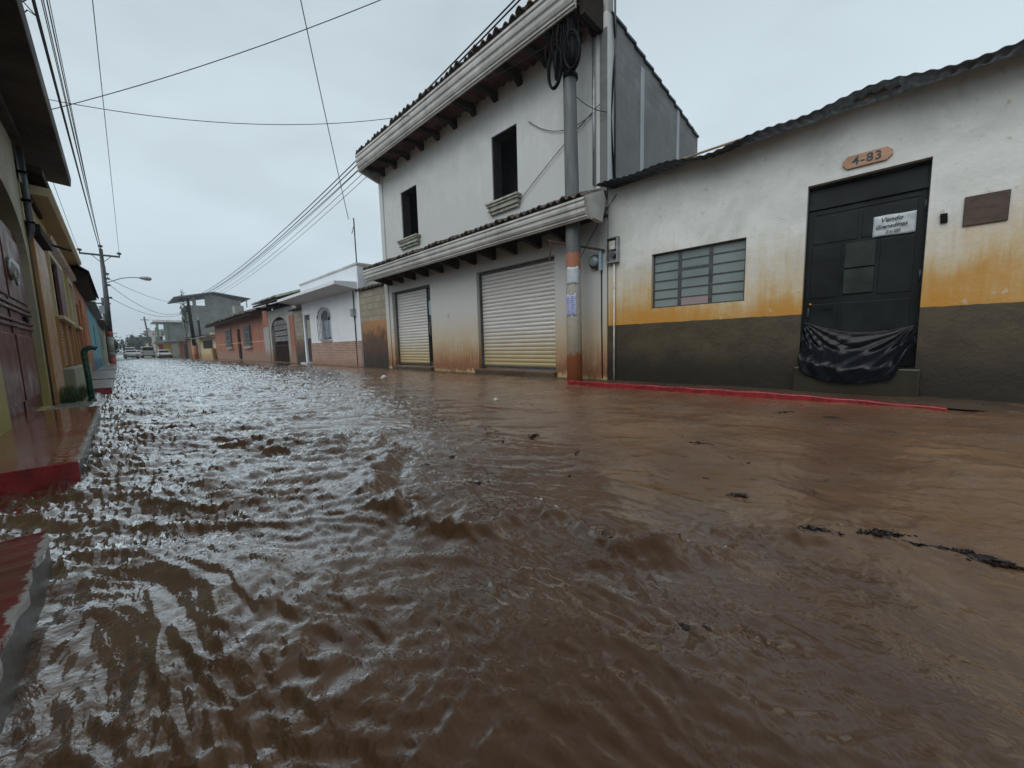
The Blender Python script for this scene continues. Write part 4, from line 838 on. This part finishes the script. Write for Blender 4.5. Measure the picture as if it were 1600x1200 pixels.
# ------------------------------------------------------------------ LEFT
LX = -.70
pf1 = MB(); pf1.box(-.95, -.22, 3.30, 6.72, -.3, .170); p1 = thing('raised_platform', 'first raised doorstep platform ahead, wet red paint with a grey side', 'platform', (-.5, 5, 0))
MB().box(-.95, -.228, 3.306, 6.70, -.3, .150).build('base', M['platside'], p1)
def topslab(x0, x1, y0, y1, z0, z1, mat, par, name='top', seed=0):
    rg = np.random.default_rng(seed); ph = rg.random(6)*6
    def P(u, v):
        y = y0+(y1-y0)*u; e = (.006*math.sin(y*17+ph[0])+.004*math.sin(y*41+ph[1]))*(v > .9)
        return (x0+(x1-x0)*v+e, y, z1-.004*abs(math.sin(y*31+ph[2]))*(v > .9))
    return MB().sheet(P, 120, 12, (0, 0, -(z1-z0))).build(name, mat, par)
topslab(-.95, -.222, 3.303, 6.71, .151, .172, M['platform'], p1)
box(-.95, -.224, 3.285, 3.302, -.3, .172).build('front_face', M['redkerb'], p1, bevel=.004)
p2 = thing('raised_platform', 'nearest raised platform at the bottom left, red top with painted wet highlights on its edge', 'platform', (-.5, 1, 0))
MB().box(-.95, -.236, -1.5, 2.06, -.3, .150).build('base', M['platside'], p2)
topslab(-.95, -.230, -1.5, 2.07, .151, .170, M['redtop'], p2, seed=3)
def lplat(y0, y1, z, mat, lab, xr=-.16, red=True):
    t_ = thing('raised_platform', lab, 'platform', (-.4, y0, 0))
    MB().box(-.72, xr-.005, y0+.005, y1, -.3, z-.02).build('base', M['platside'], t_); MB().box(-.72, xr, y0, y1, z-.019, z).build('top', mat, t_, bevel=.008)
    if red: MB().box(-.71, xr-.002, y0-.02, y0-.001, -.1, z).build('front_face', M['redkerb'], t_)
grey_top = plain('wet grey cement', (.20, .19, .18), .35, var=.2, vscale=3, bmp=.1, bscale=9)
lplat(10.2, 13.6, .17, grey_top, 'third platform ahead, grey wet top with red front beside the grass')
lplat(14.1, 21.5, .17, grey_top, 'fourth platform ahead, grey wet top before the orange house')
lplat(22.3, 34, .17, grey_top, 'farthest grey platform before the turquoise house', red=False)
lw = grid_mesh('pavement', np.arange(-.72, -.20, .03), np.arange(6.75, 10.15, .04), lambda X, Y: .105+.02*fbm(X*4, Y*3, 3)-.09*np.clip((X+.32)/.12, 0, 1), plain('silty wet cement', (.22, .21, .19), .2, var=.25, bmp=.3, bscale=20)); struct(lw)
gs = MB(); rg = np.random.default_rng(4)
for k in range(2600):
    y = 8.3+rg.random()*2.2; x = -.70+rg.random()**1.6*.26; h = .05+rg.random()**2*.24*(1-(x+.7)*2); a = rg.random()*6.3; w_ = .004+rg.random()*.006; lx, ly = rg.normal()*.03, rg.normal()*.03
    gs.add([(x+w_*math.cos(a), y+w_*math.sin(a), .09), (x-w_*math.cos(a), y-w_*math.sin(a), .09), (x+lx, y+ly, .10+h)], [(0, 1, 2)])
tag(gs.build('grass', M['grass']), 'wet green grass tuft strip at the foot of the yellow house', 'grass', kind='stuff')
# near-left house
lh = thing('arched_door_house', 'near left house with deep dark concrete eave and glossy brown arched door', 'house', (LX, 4, 0))
dy0, dy1 = 5.30, 7.95; spring, rise = 1.95, .72
lwll = MB().wall(LX, LX-.2, -4, 8.06, -.3, 3.62, [(dy0, dy1, .12, spring+rise)])
for s in (0, 1):
    cyy = (dy0+dy1)/2; hw = (dy1-dy0)/2
    pts = [(dy0, spring+rise), (dy0, spring)]+[(cyy-hw*math.cos(a), spring+rise*math.sin(a)) for a in np.linspace(0, math.pi/2, 10)[1:]]
    if s: pts = [(2*cyy-p[0], p[1]) for p in pts][::-1]
    lwll.prism(pts, 'x', LX-.2, LX-.001)
lwll.box(-5, LX-.2, 7.96, 8.06, -.3, 3.62).build('wall', M['lefth'], lh)
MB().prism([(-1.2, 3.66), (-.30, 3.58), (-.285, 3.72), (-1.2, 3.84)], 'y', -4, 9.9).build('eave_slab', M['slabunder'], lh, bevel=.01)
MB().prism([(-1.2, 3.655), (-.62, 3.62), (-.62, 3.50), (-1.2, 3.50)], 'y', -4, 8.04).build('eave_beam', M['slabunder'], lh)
ld = box(LX-.12, LX-.07, dy0+.01, dy1-.01, .13, 2.28).build('door', M['ldoor'], lh)
pn = MB()
for (a, b) in ((5.42, 6.56), (6.70, 7.84)):
    pn.prism([(a, 1.42), (b, 1.42), (b, 2.16), (a, 2.16)], 'x', LX-.069, LX-.052); pn.prism([(a, .30), (b, .30), (b, 1.02), (a, 1.02)], 'x', LX-.069, LX-.052)
for zz in (1.10, 1.16, 1.28, 1.34): pn.box(LX-.069, LX-.045, dy0+.02, dy1-.02, zz, zz+.03)
pn.box(LX-.069, LX-.058, 6.61, 6.65, .15, 2.26); pn.build('panel', M['ldoor'], ld, bevel=.01)
kn = MB(); kn.tube([(LX-.05, 6.9, 1.74), (LX-.02, 6.9, 1.74), (LX+.015, 6.9, 1.74)], [.13, .11, .05], 18); kn.build('knocker', plain('dull silver', (.35, .36, .35), .3, .7), ld, smooth=True)
MB().tube([(LX-.01, 6.9+.08*math.cos(a), 1.66+.09*math.sin(a)) for a in np.linspace(0, 6.28, 18)], .012, 6).build('knocker_ring', M['steel'], ld, smooth=True)
MB().box(LX-.069, LX-.035, 7.45, 7.60, 1.18, 1.26).build('lock', M['black'], ld)
box(LX-.16, LX-.13, dy0+.01, dy1-.01, 2.285, spring+rise).build('fanlight', plain('dark brown fanlight', (.035, .014, .012), .4), lh)
dp = thing('downpipe', 'dark downpipe with brackets fixed between the arched door and the yellow house', 'pipe', (-.62, 8.72, 0))
MB().tube([(-.655, 8.14, 3.48), (-.655, 8.14, 2.45), (-.67, 8.12, 2.36), (-.685, 8.10, 2.3), (-.688, 8.09, .1)], [.035, .035, .03, .010, .010], 10).build('pipe', M['darksteel'], dp, smooth=True)
for zz in (2.52, 2.8, 3.15): box(-.70, -.61, 8.085, 8.195, zz, zz+.02).build('bracket', M['black'], dp)
# second small dark eave
e2 = thing('timber_canopy', 'small black canopy tucked under the near left eave', 'canopy', (-.6, 9.4, 3.1))
MB().prism([(-.95, 3.32), (-.50, 3.22), (-.49, 3.30), (-.95, 3.42)], 'y', 8.3, 9.95).build('cover', M['wood'], e2); box(-.95, -.66, 8.3, 9.9, 2.98, 3.23).build('beam', M['wood'], e2)
# yellow house
yh = thing('yellow_house', 'narrow yellow house with slatted wooden panels, maroon shutter and pale cornice', 'house', (LX, 12, 0))
yhl = [(9.95, 12.0, 1.45, 2.45), (12.35, 12.95, .5, 2.45), (13.35, 14.35, 1.45, 2.45)]
MB().wall(LX, LX-.2, 8.065, 14.85, -.3, 3.05, yhl).box(-5, LX-.2, 14.7, 14.85, -.3, 3.05).box(-5, LX-.2, 8.065, 8.2, -.3, 3.05).build('wall', M['yellowh'], yh)
MB().prism([(LX, 3.05), (-.50, 3.05), (-.46, 3.10), (-.46, 3.16), (-.9, 3.2), (LX-.2, 3.2)], 'y', 8.7, 14.9).build('cornice', M['cream'], yh)
MB().prism([(LX+.001, 2.62), (-.60, 2.66), (-.58, 2.72), (LX+.001, 2.74)], 'y', 9.7, 14.85).build('string_course', M['ochrewood'], yh)
box(LX+.001, LX+.05, 8.22, 9.36, .1, 2.36).build('pilaster', M['ochrewood'], yh, bevel=.008)
MB().box(LX+.002, LX+.12, 8.2, 9.5, 2.42, 2.54).build('pilaster_cap', M['wood'], yh)
box(LX+.001, LX+.16, 9.6, 14.85, -.2, .56).build('plinth', wallmat('mossy plinth', (.24, .24, .17), []), yh, bevel=.015)
for (a, b) in ((9.75, 10.95), (11.05, 12.2), (13.1, 13.8), (13.9, 14.7)):
    s_ = MB(); n = 14
    for k in range(n): z = .60+k*(.78/n); s_.prism([(LX+.002, z), (LX+.026, z+.004), (LX+.018, z+.052), (LX+.002, z+.052)], 'y', a+.06, b-.06)
    so_ = s_.build('slatted_panel', M['slats'], yh); MB().box(LX+.002, LX+.06, a, a+.06, .57, 1.40).box(LX+.002, LX+.06, b-.06, b, .57, 1.40).box(LX+.003, LX+.06, a+.06, b-.06, 1.385, 1.42).build('panel_frame', M['ochrewood'], so_)
for (a, b, c, d) in (yhl[0], yhl[2]):
    w0 = box(LX-.13, LX-.10, a+.002, b-.002, c+.002, d-.002).build('window', M['blueglass'], yh)
    MB().box(LX+.002, LX+.05, a-.09, a, c-.05, d+.09).box(LX+.002, LX+.05, b, b+.09, c-.05, d+.09).box(LX+.002, LX+.05, a, b, d, d+.09).box(LX+.002, LX+.12, a-.12, b+.12, c-.06, c-.001).build('frame', M['cream'], w0)
    MB().box(LX-.09, LX-.06, (a+b)/2-.03, (a+b)/2+.03, c, d).build('mullion', M['cream'], w0)
box(LX+.004, LX+.045, 11.0, 11.98, 1.46, 2.44).build('maroon_shutter', M['maroon'], yh)
box(LX-.12, LX-.08, 12.36, 12.94, .5, 2.45).build('door', M['darkgate'], yh)
MB().tube([(LX, 9.9, 2.62), (-.42, 10.3, 2.60)], .02, 6).build('bracket_rod', M['black'], yh)
# orange house with the dark sheet awning
ol = thing('orange_house', 'orange painted house under a dark projecting sheet metal awning', 'house', (LX, 18, 0))
MB().wall(LX, LX-.2, 14.87, 21.6, -.3, 2.75, [(15.8, 16.7, .25, 2.2), (18.2, 19.2, 1.1, 2.1)]).build('wall', M['orangel'], ol)
box(LX-.14, LX-.1, 15.8, 16.7, .25, 2.2).build('door', M['darkgate'], ol); box(LX-.14, LX-.1, 18.2, 19.2, 1.1, 2.1).build('window', M['black'], ol)
box(LX+.001, LX+.05, 17.2, 17.5, 0, 2.4).build('pilaster', plain('orange pilaster', (.42, .17, .06), .6), ol)
corrug(-.34, 2.9, -1.3, 3.65, 14.6, 21.7, pitch=.12).build('awning', M['corr'], ol)
box(-.75, -.36, 14.7, 14.75, 2.70, 2.90).build('awning_beam', M['wood'], ol)
MB().prism([(-1.3, 2.76), (LX, 2.76), (-.4, 2.84), (-1.3, 3.55)], 'y', 14.75, 21.6).build('awning_soffit', M['wood'], ol)
tl = thing('turquoise_house', 'turquoise painted house with a darker blue base', 'house', (LX, 25, 0))
MB().wall(LX, LX-.2, 21.65, 31, -.3, 2.7, [(25, 26, 1.2, 2.1)]).build('wall', M['bluel'], tl); box(-1.6, -.45, 21.65, 31, 2.72, 2.80).build('roof', M['greyp'], tl); box(LX-.14, LX-.1, 25, 26, 1.2, 2.1).build('window', M['black'], tl)
for i, (a, b, z, k, lab) in enumerate(((31.1, 45, 2.6, 'greenl', 'pale green low house behind the crossarm pole'), (45.2, 62, 2.9, 'cream', 'cream low house farther along the left side'), (62.2, 100, 2.5, 'greenl', 'long low green wall at the far left of the street'))):
    o = thing('low_house', lab, 'house', (LX, a, 0)); MB().wall(LX, LX-.3, a, b, -.3, z, [(a+2, a+3, .2, 2.1), (a+5, a+6.5, 1.1, 2.0)]).build('wall', M[k], o)
    MB().prism([(-.40, z), (-3, z+.7), (-3, z+.78), (-.40, z+.08)], 'y', a, b).build('roof', M['tile'], o); box(LX-.2, LX-.16, a+2, a+3, .2, 2.1).build('door', M['darkgate'], o); box(LX-.2, LX-.16, a+5, a+6.5, 1.1, 2.0).build('window', M['black'], o)
# bollard
bo = thing('pipe_bollard', 'dark green bent pipe bollard standing at the pavement edge', 'bollard', (-.345, 8.35, .1))
pts = [(-.345, 8.35, 0), (-.352, 8.35, .5), (-.36, 8.35, .80)]+[(-.36+.085-.085*math.cos(a), 8.35, .80+.085*math.sin(a)) for a in np.linspace(.3, 2.2, 8)]
MB().tube(pts, [.034]*3+[.034]*8, 18).build('pipe', M['green'], bo, smooth=True)
MB().tube([(-.345, 8.35, .08), (-.345, 8.35, .13)], .048, 18).build('collar', M['green'], bo, smooth=True)
# crossarm pole with street lamp
up_ = thing('utility_pole', 'tall pole with a crossarm, three insulators and a red and white foot on the left', 'utility pole', (-.32, 36, 0))
MB().tube([(-.32, 36, 1.9), (-.25, 36, 4.2), (-.2, 36, 7.45)], [.15, .13, .09], 14).build('shaft', M['darksteel'], up_, smooth=True)
MB().tube([(-.335, 36, .9), (-.32, 36, 1.9)], [.155, .15], 14).build('whitewashed_foot', plain('grey whitewash', (.33, .32, .30), .7), up_, smooth=True)
MB().tube([(-.34, 36, -.3), (-.335, 36, .62)], [.16, .157], 14).build('red_foot', plain('red ochre foot', (.33, .07, .05), .6), up_, smooth=True)
MB().tube([(-.336, 36, .62), (-.335, 36, .9)], [.157, .155], 14).build('grey_foot', M['greyp'], up_, smooth=True)
MB().tube([(-.32, 36, 1.9), (-.318, 36, 2.25)], [.156, .153], 14).build('red_band', plain('red band', (.33, .05, .05), .6), up_, smooth=True)
MB().box(-1.15, .62, 35.84, 35.90, 6.99, 7.10).build('crossarm', M['darksteel'], up_)
for (x, z) in ((-1.12, 7.10), (-.2, 7.45), (.60, 7.10)):
    MB().tube([(x, 35.9, z), (x, 35.9, z+.08), (x, 35.9, z+.1), (x, 35.9, z+.18), (x, 35.9, z+.24)], [.03, .03, .10, .12, .05], 10).build('insulator', plain('brown porcelain', (.08, .05, .05), .3, bmp=0), up_, smooth=True)
for s in (-1, 1): MB().tube([(-.22, 35.86, 6.55), (-.2+s*.42, 35.86, 7.0)], .02, 5).build('brace', M['darksteel'], up_)
for z in (5.9, 5.6, 5.2, 4.4): box(-.16, .02, 35.86, 35.94, z-.06, z+.06).build('wire_rack', M['darksteel'], up_)
sl = thing('street_lamp', 'curved arm street lamp reaching over the street from the crossarm pole', 'street lamp', (-.1, 36, 5.3))
MB().tube([(-.12, 35.9, 5.35), (.1, 35.8, 5.45), (.55, 35.8, 5.68), (1.0, 35.8, 5.78), (1.45, 35.8, 5.79)], .03, 8).build('arm', M['steel'], sl, smooth=True)
hd = MB().tube([(1.38, 35.8, 5.80), (1.5, 35.8, 5.80), (1.75, 35.8, 5.79), (1.95, 35.8, 5.77), (2.0, 35.8, 5.76)], [.05, .10, .13, .11, .04], 12); hd.build('lamp_head', M['steel'], sl, smooth=True)
MB().tube([(1.6, 35.8, 5.74), (1.9, 35.8, 5.72)], [.09, .09], 10).build('lens', M['white'], sl, smooth=True)
ub = thing('utility_pole', 'thinner pole with a short crossarm behind the tall crossarm pole', 'utility pole', (-.75, 48, 0))
MB().tube([(-.66, 48, -.3), (-.56, 48, 5.6)], [.14, .1], 10).build('shaft', M['darksteel'], ub, smooth=True); box(-1.0, -.1, 47.9, 48, 5.05, 5.15).build('crossarm', M['darksteel'], ub)
box(-.85, -.35, 47.85, 48.1, 4.2, 4.9).build('transformer', M['steel'], ub)

# ------------------------------------------------------------------ vehicles far down the street
def car(name, lab, cat, x, y, w_, l_, h_, body, cabin0, cabin1, grp=None, boxy=False):
    t_ = thing(name, lab, cat, (x, y, 0)); hw = w_/2
    bm_ = plain(name+' paint', body, .3, .1, var=.08, bmp=0)
    z0 = .28
    prof = [(y, z0), (y, h_*.55), (y+.12, h_*.60), (y+l_-.2, h_*.60), (y+l_, h_*.5), (y+l_, z0)]
    MB().prism(prof[::-1], 'x', x-hw, x+hw).build('body', bm_, t_, bevel=.06)
    c0, c1 = y+cabin0, y+cabin1
    cb_ = MB().prism([(c0, h_*.60), (c0+(.08 if boxy else .4), h_), (c1-(.05 if boxy else .5), h_), (c1, h_*.60)][::-1], 'x', x-hw+.1, x+hw-.1).build('cabin', bm_, t_, bevel=.05)
    MB().box(x-hw+.2, x+hw-.2, c0+.01 if boxy else c0+.15, c0+.12 if boxy else c0+.22, h_*.64, h_*.90).build('rear_window', M['black'], cb_)
    for s in (-1, 1): box(x+s*(hw-.10)-.01, x+s*(hw-.10)+.01, c0+.4, c1-.5, h_*.64, h_*.9).build('side_window', M['black'], cb_)
    for s in (-1, 1):
        for yy in (y+.7, y+l_-.8):
            wh_ = MB().tube([(x+s*(hw-.2), yy, .3), (x+s*(hw+.01), yy, .3)], .31, 16).build('wheel', M['black'], t_); MB().tube([(x+s*(hw-.18), yy, .3), (x+s*(hw+.02), yy, .3)], .17, 12).build('rim', M['steel'], wh_)
        box(x+s*(hw-.16)-.1, x+s*(hw-.16)+.1, y-.02, y+.03, h_*.42, h_*.52).build('tail_light', plain('tail lamp', (.4, .02, .02), .3, bmp=0), t_)
    box(x-hw+.02, x+hw-.02, y-.06, y+.02, z0, z0+.18).build('bumper', M['darksteel'], t_); return t_
car('parked_car', 'pale silver car standing in the water at the far end', 'car', 1.25, 80, 1.5, 4.2, 1.35, (.42, .44, .45), .5, 3.2)
car('parked_car', 'dark far car half hidden behind the pale silver car', 'car', 2.4, 100, 1.7, 4.3, 1.4, (.06, .07, .09), .5, 3.2)
car('minibus', 'grey minibus seen from behind on the far right side of the street', 'minibus', 3.45, 90, 1.75, 5.0, 1.95, (.36, .38, .36), .02, 4.6, boxy=True)
car('pickup_truck', 'white pickup truck parked beside the yellow shop', 'pickup', 4.75, 76.5, 1.5, 4.6, 1.25, (.55, .56, .56), 2.0, 3.9, boxy=True)
car('parked_car', 'white van behind the silver car, farthest vehicle on the left', 'van', 1.5, 112, 1.9, 4.5, 2.1, (.6, .62, .62), .02, 4.0, boxy=True)

# ------------------------------------------------------------------ trees
def tree(x, y, h, r, lab, n=1400, ls=.22, seed=0, mat='leaf', zlo=.35):
    rg = np.random.default_rng(seed); t_ = thing('tree', lab, 'tree', (x, y, 0))
    tr = MB().tube([(x, y, -.3), (x+.1, y, h*.3), (x-.05, y+.1, h*.6)], [r*.10, r*.075, r*.04], 8)
    for k in range(6): a = rg.random()*6.3; tr.tube([(x, y, h*(.3+.05*k)), (x+math.cos(a)*r*.4, y+math.sin(a)*r*.4, h*(.5+.05*k)), (x+math.cos(a)*r*.75, y+math.sin(a)*r*.75, h*(.6+.05*k))], [r*.04, r*.025, r*.01], 5)
    tr.build('trunk', M['bark'], t_, smooth=True)
    cl = [(rg.normal(size=3)*np.array([.38, .38, .24])) for _ in range(16)]; lf = MB()
    for k in range(n):
        c_ = cl[rg.integers(16)]; p = c_+rg.normal(size=3)*.17; px, py, pz = x+p[0]*r, y+p[1]*r, h*(zlo+(1-zlo)*.5)+p[2]*h*.75
        if pz < h*zlo*.6: continue
        a = rg.normal(size=3); a /= np.linalg.norm(a); b_ = np.cross(a, rg.normal(size=3)); b_ /= np.linalg.norm(b_); s = ls*(.6+rg.random()*.8)
        q = np.array([px, py, pz]); lf.add([q+a*s, q+b_*s*.5, q-a*s, q-b_*s*.5], [(0, 1, 2, 3)])
    lf.build('crown', M[mat], t_)
tree(-.6, 84, 3.0, 1.3, 'dark green tree leaning out at the left edge of the far street', 1500, .14, 1)
for i, (x, y, h, r, lab) in enumerate(((3.0, 150, 5.2, 2.6, 'rounded bluish tree in the middle of the far street end'), (6.0, 160, 6.6, 3, 'taller hazy tree right of the rounded bluish tree'), (8.4, 130, 5.0, 2.5, 'bushy tree behind the white hanging sign'), (-3.5, 170, 6, 3.5, 'hazy tree behind the far left wall'), (12, 190, 8, 5, 'broad hazy tree behind the green framed building'))):
    tree(x, y, h, r, lab, 1500, .30, 10+i, 'farleaf')
for i, (x, y, w_, d_, z, k, lab) in enumerate(((7.0, 104, 4, 10, 4.6, 'whiteh', 'pale house beyond the green framed building'), (5.9, 118, 4, 12, 5.6, 'greyp', 'grey two storey house beside the slim far pole'), (5.4, 140, 5, 14, 3.6, 'cream', 'cream house near the far right end'), (-7.5, 105, 6, 16, 3.2, 'whiteh', 'white house at the far left end'), (1.5, 205, 7, 10, 3.4, 'whiteh', 'white house closing the end of the street'), (10, 210, 9, 10, 4.2, 'orangeh', 'reddish house in the haze at the right of the street end'))):
    t_ = thing('far_house', lab, 'house', (x, y, 0)); box(x, x+w_, y, y+d_, -.3, z).build('wall', M[k], t_); MB().prism([(x-.3, z), (x+w_+.3, z), (x+w_+.3, z+.12), (x+w_*.5, z+.7), (x-.3, z+.12)], 'y', y-.3, y+d_+.3).build('roof', M['steel'] if i % 2 else M['tile'], t_)
    for q in range(2): box(x+.5+q*1.7, x+1.3+q*1.7, y-.03, y-.001, z*.5, z*.8).build('window', M['black'], t_)
    box(x+w_-.9, x+w_-.2, y-.03, y-.001, 0, 2).build('door', M['darkgate'], t_)
# bush growing on the grey building's street wall
tree(6.45, 66.6, 6.8, .55, 'small green bush clinging beside the grey concrete building', 420, .12, 33, 'leaf', .72)

# ------------------------------------------------------------------ floating debris and rain splashes
def clump(x, y, l, w_, h_, ang, seed, n=26, mat='debris'):
    rg = np.random.default_rng(seed); mb = MB(); z = float(water_h(np.array([[x]]), np.array([[y]]))[0, 0]); c, s = math.cos(ang), math.sin(ang)
    for k in range(n*7):
        u = rg.normal()*l*.42; v = rg.normal()*w_*.40*max(.25, 1-abs(u)/l); px, py = x+u*c-v*s, y+u*s+v*c; a = ang+rg.normal()*.8; L = .006+l*.13*rg.random()**2; q = .002+.007*rg.random()
        zz = z-.002+.55*h_*rg.random()**1.5*max(.1, 1-abs(u)/l*1.3); t1, t2 = rg.normal()*.2, rg.normal()*.5
        dx, dy = math.cos(a), math.sin(a)
        pts_ = [(px-dx*L, py-dy*L, zz-L*t1), (px+dy*q, py-dx*q, zz+q*t2), (px+dx*L, py+dy*L, zz+L*t1), (px-dy*q, py+dx*q, zz-q*t2)]
        mb.add(pts_+[(p[0], p[1], p[2]-.004) for p in pts_], [(0, 1, 2, 3), (7, 6, 5, 4), (0, 4, 5, 1), (1, 5, 6, 2), (2, 6, 7, 3), (3, 7, 4, 0)])
    return mb.build('twig_or_shade_clump', M[mat], org=Vector((x, y, z)))
gD = 'dark debris caught in the flood'
for i, (x, y, l, w_, h_, a, n, lab) in enumerate((
    (2.07, .47, .13, .03, .02, -.9, 8, 'small dark twig clump adrift in the middle right of the flood'),
    (1.82, .13, .07, .03, .012, -1.3, 9, 'dark flat debris lump left of the twisted twigs in the right foreground'),
    (1.93, -.04, .10, .035, .025, -1.0, 11, 'twisted twigs riding a ripple in the right foreground'),
    (1.97, -.25, .14, .05, .018, -1.5, 45, 'largest dark matted debris clump at the right'),
    (.97, .33, .09, .012, .010, 2.3, 5, 'dark debris string in the lower middle foreground'),
    (4.69, .67, .16, .05, .03, -.5, 8, 'short brown sticks below the black door near the red kerb'),
    (4.66, .30, .14, .05, .03, -1.5, 8, 'thin dark stick floating right of the short brown sticks'),
    (2.95, .95, .13, .04, .02, -1.2, 8, 'faint twig drifting in calm water at middle right'),
    (2.3, 2.0, .10, .05, .03, .4, 10, 'little dark twig in the rippled water at the centre'),
    (6.2, -.78, .22, .10, .05, -1.4, 10, 'mud covered scrap lying on the pavement end at the right'))):
    tag(clump(x, y, l, w_, h_, a, 50+i, n), lab, 'twigs', 'dark twig clumps caught in the flood')
rg = np.random.default_rng(77)
for i in range(34):  # dark scraps added for shadowed wave crests and dirty lumps
    t_ = rg.random(); x = 1.0+1.5*t_+rg.normal()*.28+.9*rg.random()**2; y = 1.6-1.7*t_+rg.normal()*.35+2.2*rg.random()**2
    tag(clump(x, y, .025+.04*rg.random(), .010+.012*rg.random(), .006, rg.random()*3, 200+i, 2), 'tiny dark scrap added for wave crest shadow and dirt on the open flood', 'leaf', 'tiny scraps for crest shadow and dirt on the flood')
cu = thing('plastic_cup', 'crushed white cup floating in front of the large roller shutter', 'litter', (3.48, 3.70, 0)); MB().tube([(3.45, 3.69, .02), (3.47, 3.70, .035), (3.51, 3.72, .03), (3.53, 3.73, .02)], [.012, .03, .022, .028], 7).build('cup', M['white'], cu)
c2_ = thing('plastic_bag', 'small white litter scrap floating before the small roller shutter', 'litter', (4.45, 8.72, 0)); MB().tube([(4.36, 8.68, .02), (4.46, 8.72, .05), (4.56, 8.76, .02)], [.02, .05, .03], 6).build('scrap', M['white'], c2_)
sp = MB(); rg = np.random.default_rng(9); cnt = 0; pts = []
while len(pts) < 420:
    y = .6+12*rg.random()**.8; x = -.1+rg.random()*(1.6+.34*y)
    if x < 6.1: pts.append((x, y))
pa = np.array(pts); zz = water_h(pa[:, 0][None], pa[:, 1][None])[0]
for (x, y), z in zip(pts, zz):
    k = rg.random(); h = (.006+.022*k**3)*(.5+.09*y); r = (.0018+.002*rg.random())*(.6+.09*y)
    sp.tube([(x, y, z-.004), (x+rg.normal()*.002, y, z+h*.4), (x+rg.normal()*.004, y+rg.normal()*.004, z+h)], [r*2.0, r*.7, r*.25], 5)
    if k > 9: dx, dy = rg.normal()*.012, rg.normal()*.012; sp.tube([(x+dx, y+dy, z+h*1.1), (x+dx, y+dy, z+h*1.1+r*1.4)], [r*.9, r*.9], 5)
tag(sp.build('rain_splashes', M['water'], smooth=True), 'tiny splash spikes of raindrops on the flood', 'splashes', kind='stuff')

# ------------------------------------------------------------------ damp air
HAZE = 0.0011
hz = MB().box(-320, 620, -40, 900, -1.4, 60).build('haze', None) if False else None
me = bpy.data.meshes.new('haze'); bb = MB().box(-340, 640, -40, 900, -1.4, 60); me.from_pydata(bb.v, [], bb.f); hm = bpy.data.materials.new('damp air'); hm.use_nodes = True; t = hm.node_tree; t.nodes.clear()
o_ = N(t, 'ShaderNodeOutputMaterial'); pv = N(t, 'ShaderNodeVolumePrincipled'); pv.inputs['Color'].default_value = (.86, .91, .95, 1); pv.inputs['Density'].default_value = HAZE; t.links.new(pv.outputs[0], o_.inputs['Volume'])
me.materials.append(hm); ho = bpy.data.objects.new('haze', me); COL.objects.link(ho); ho['kind'] = 'stuff'; ho['label'] = 'thin damp haze filling the street'
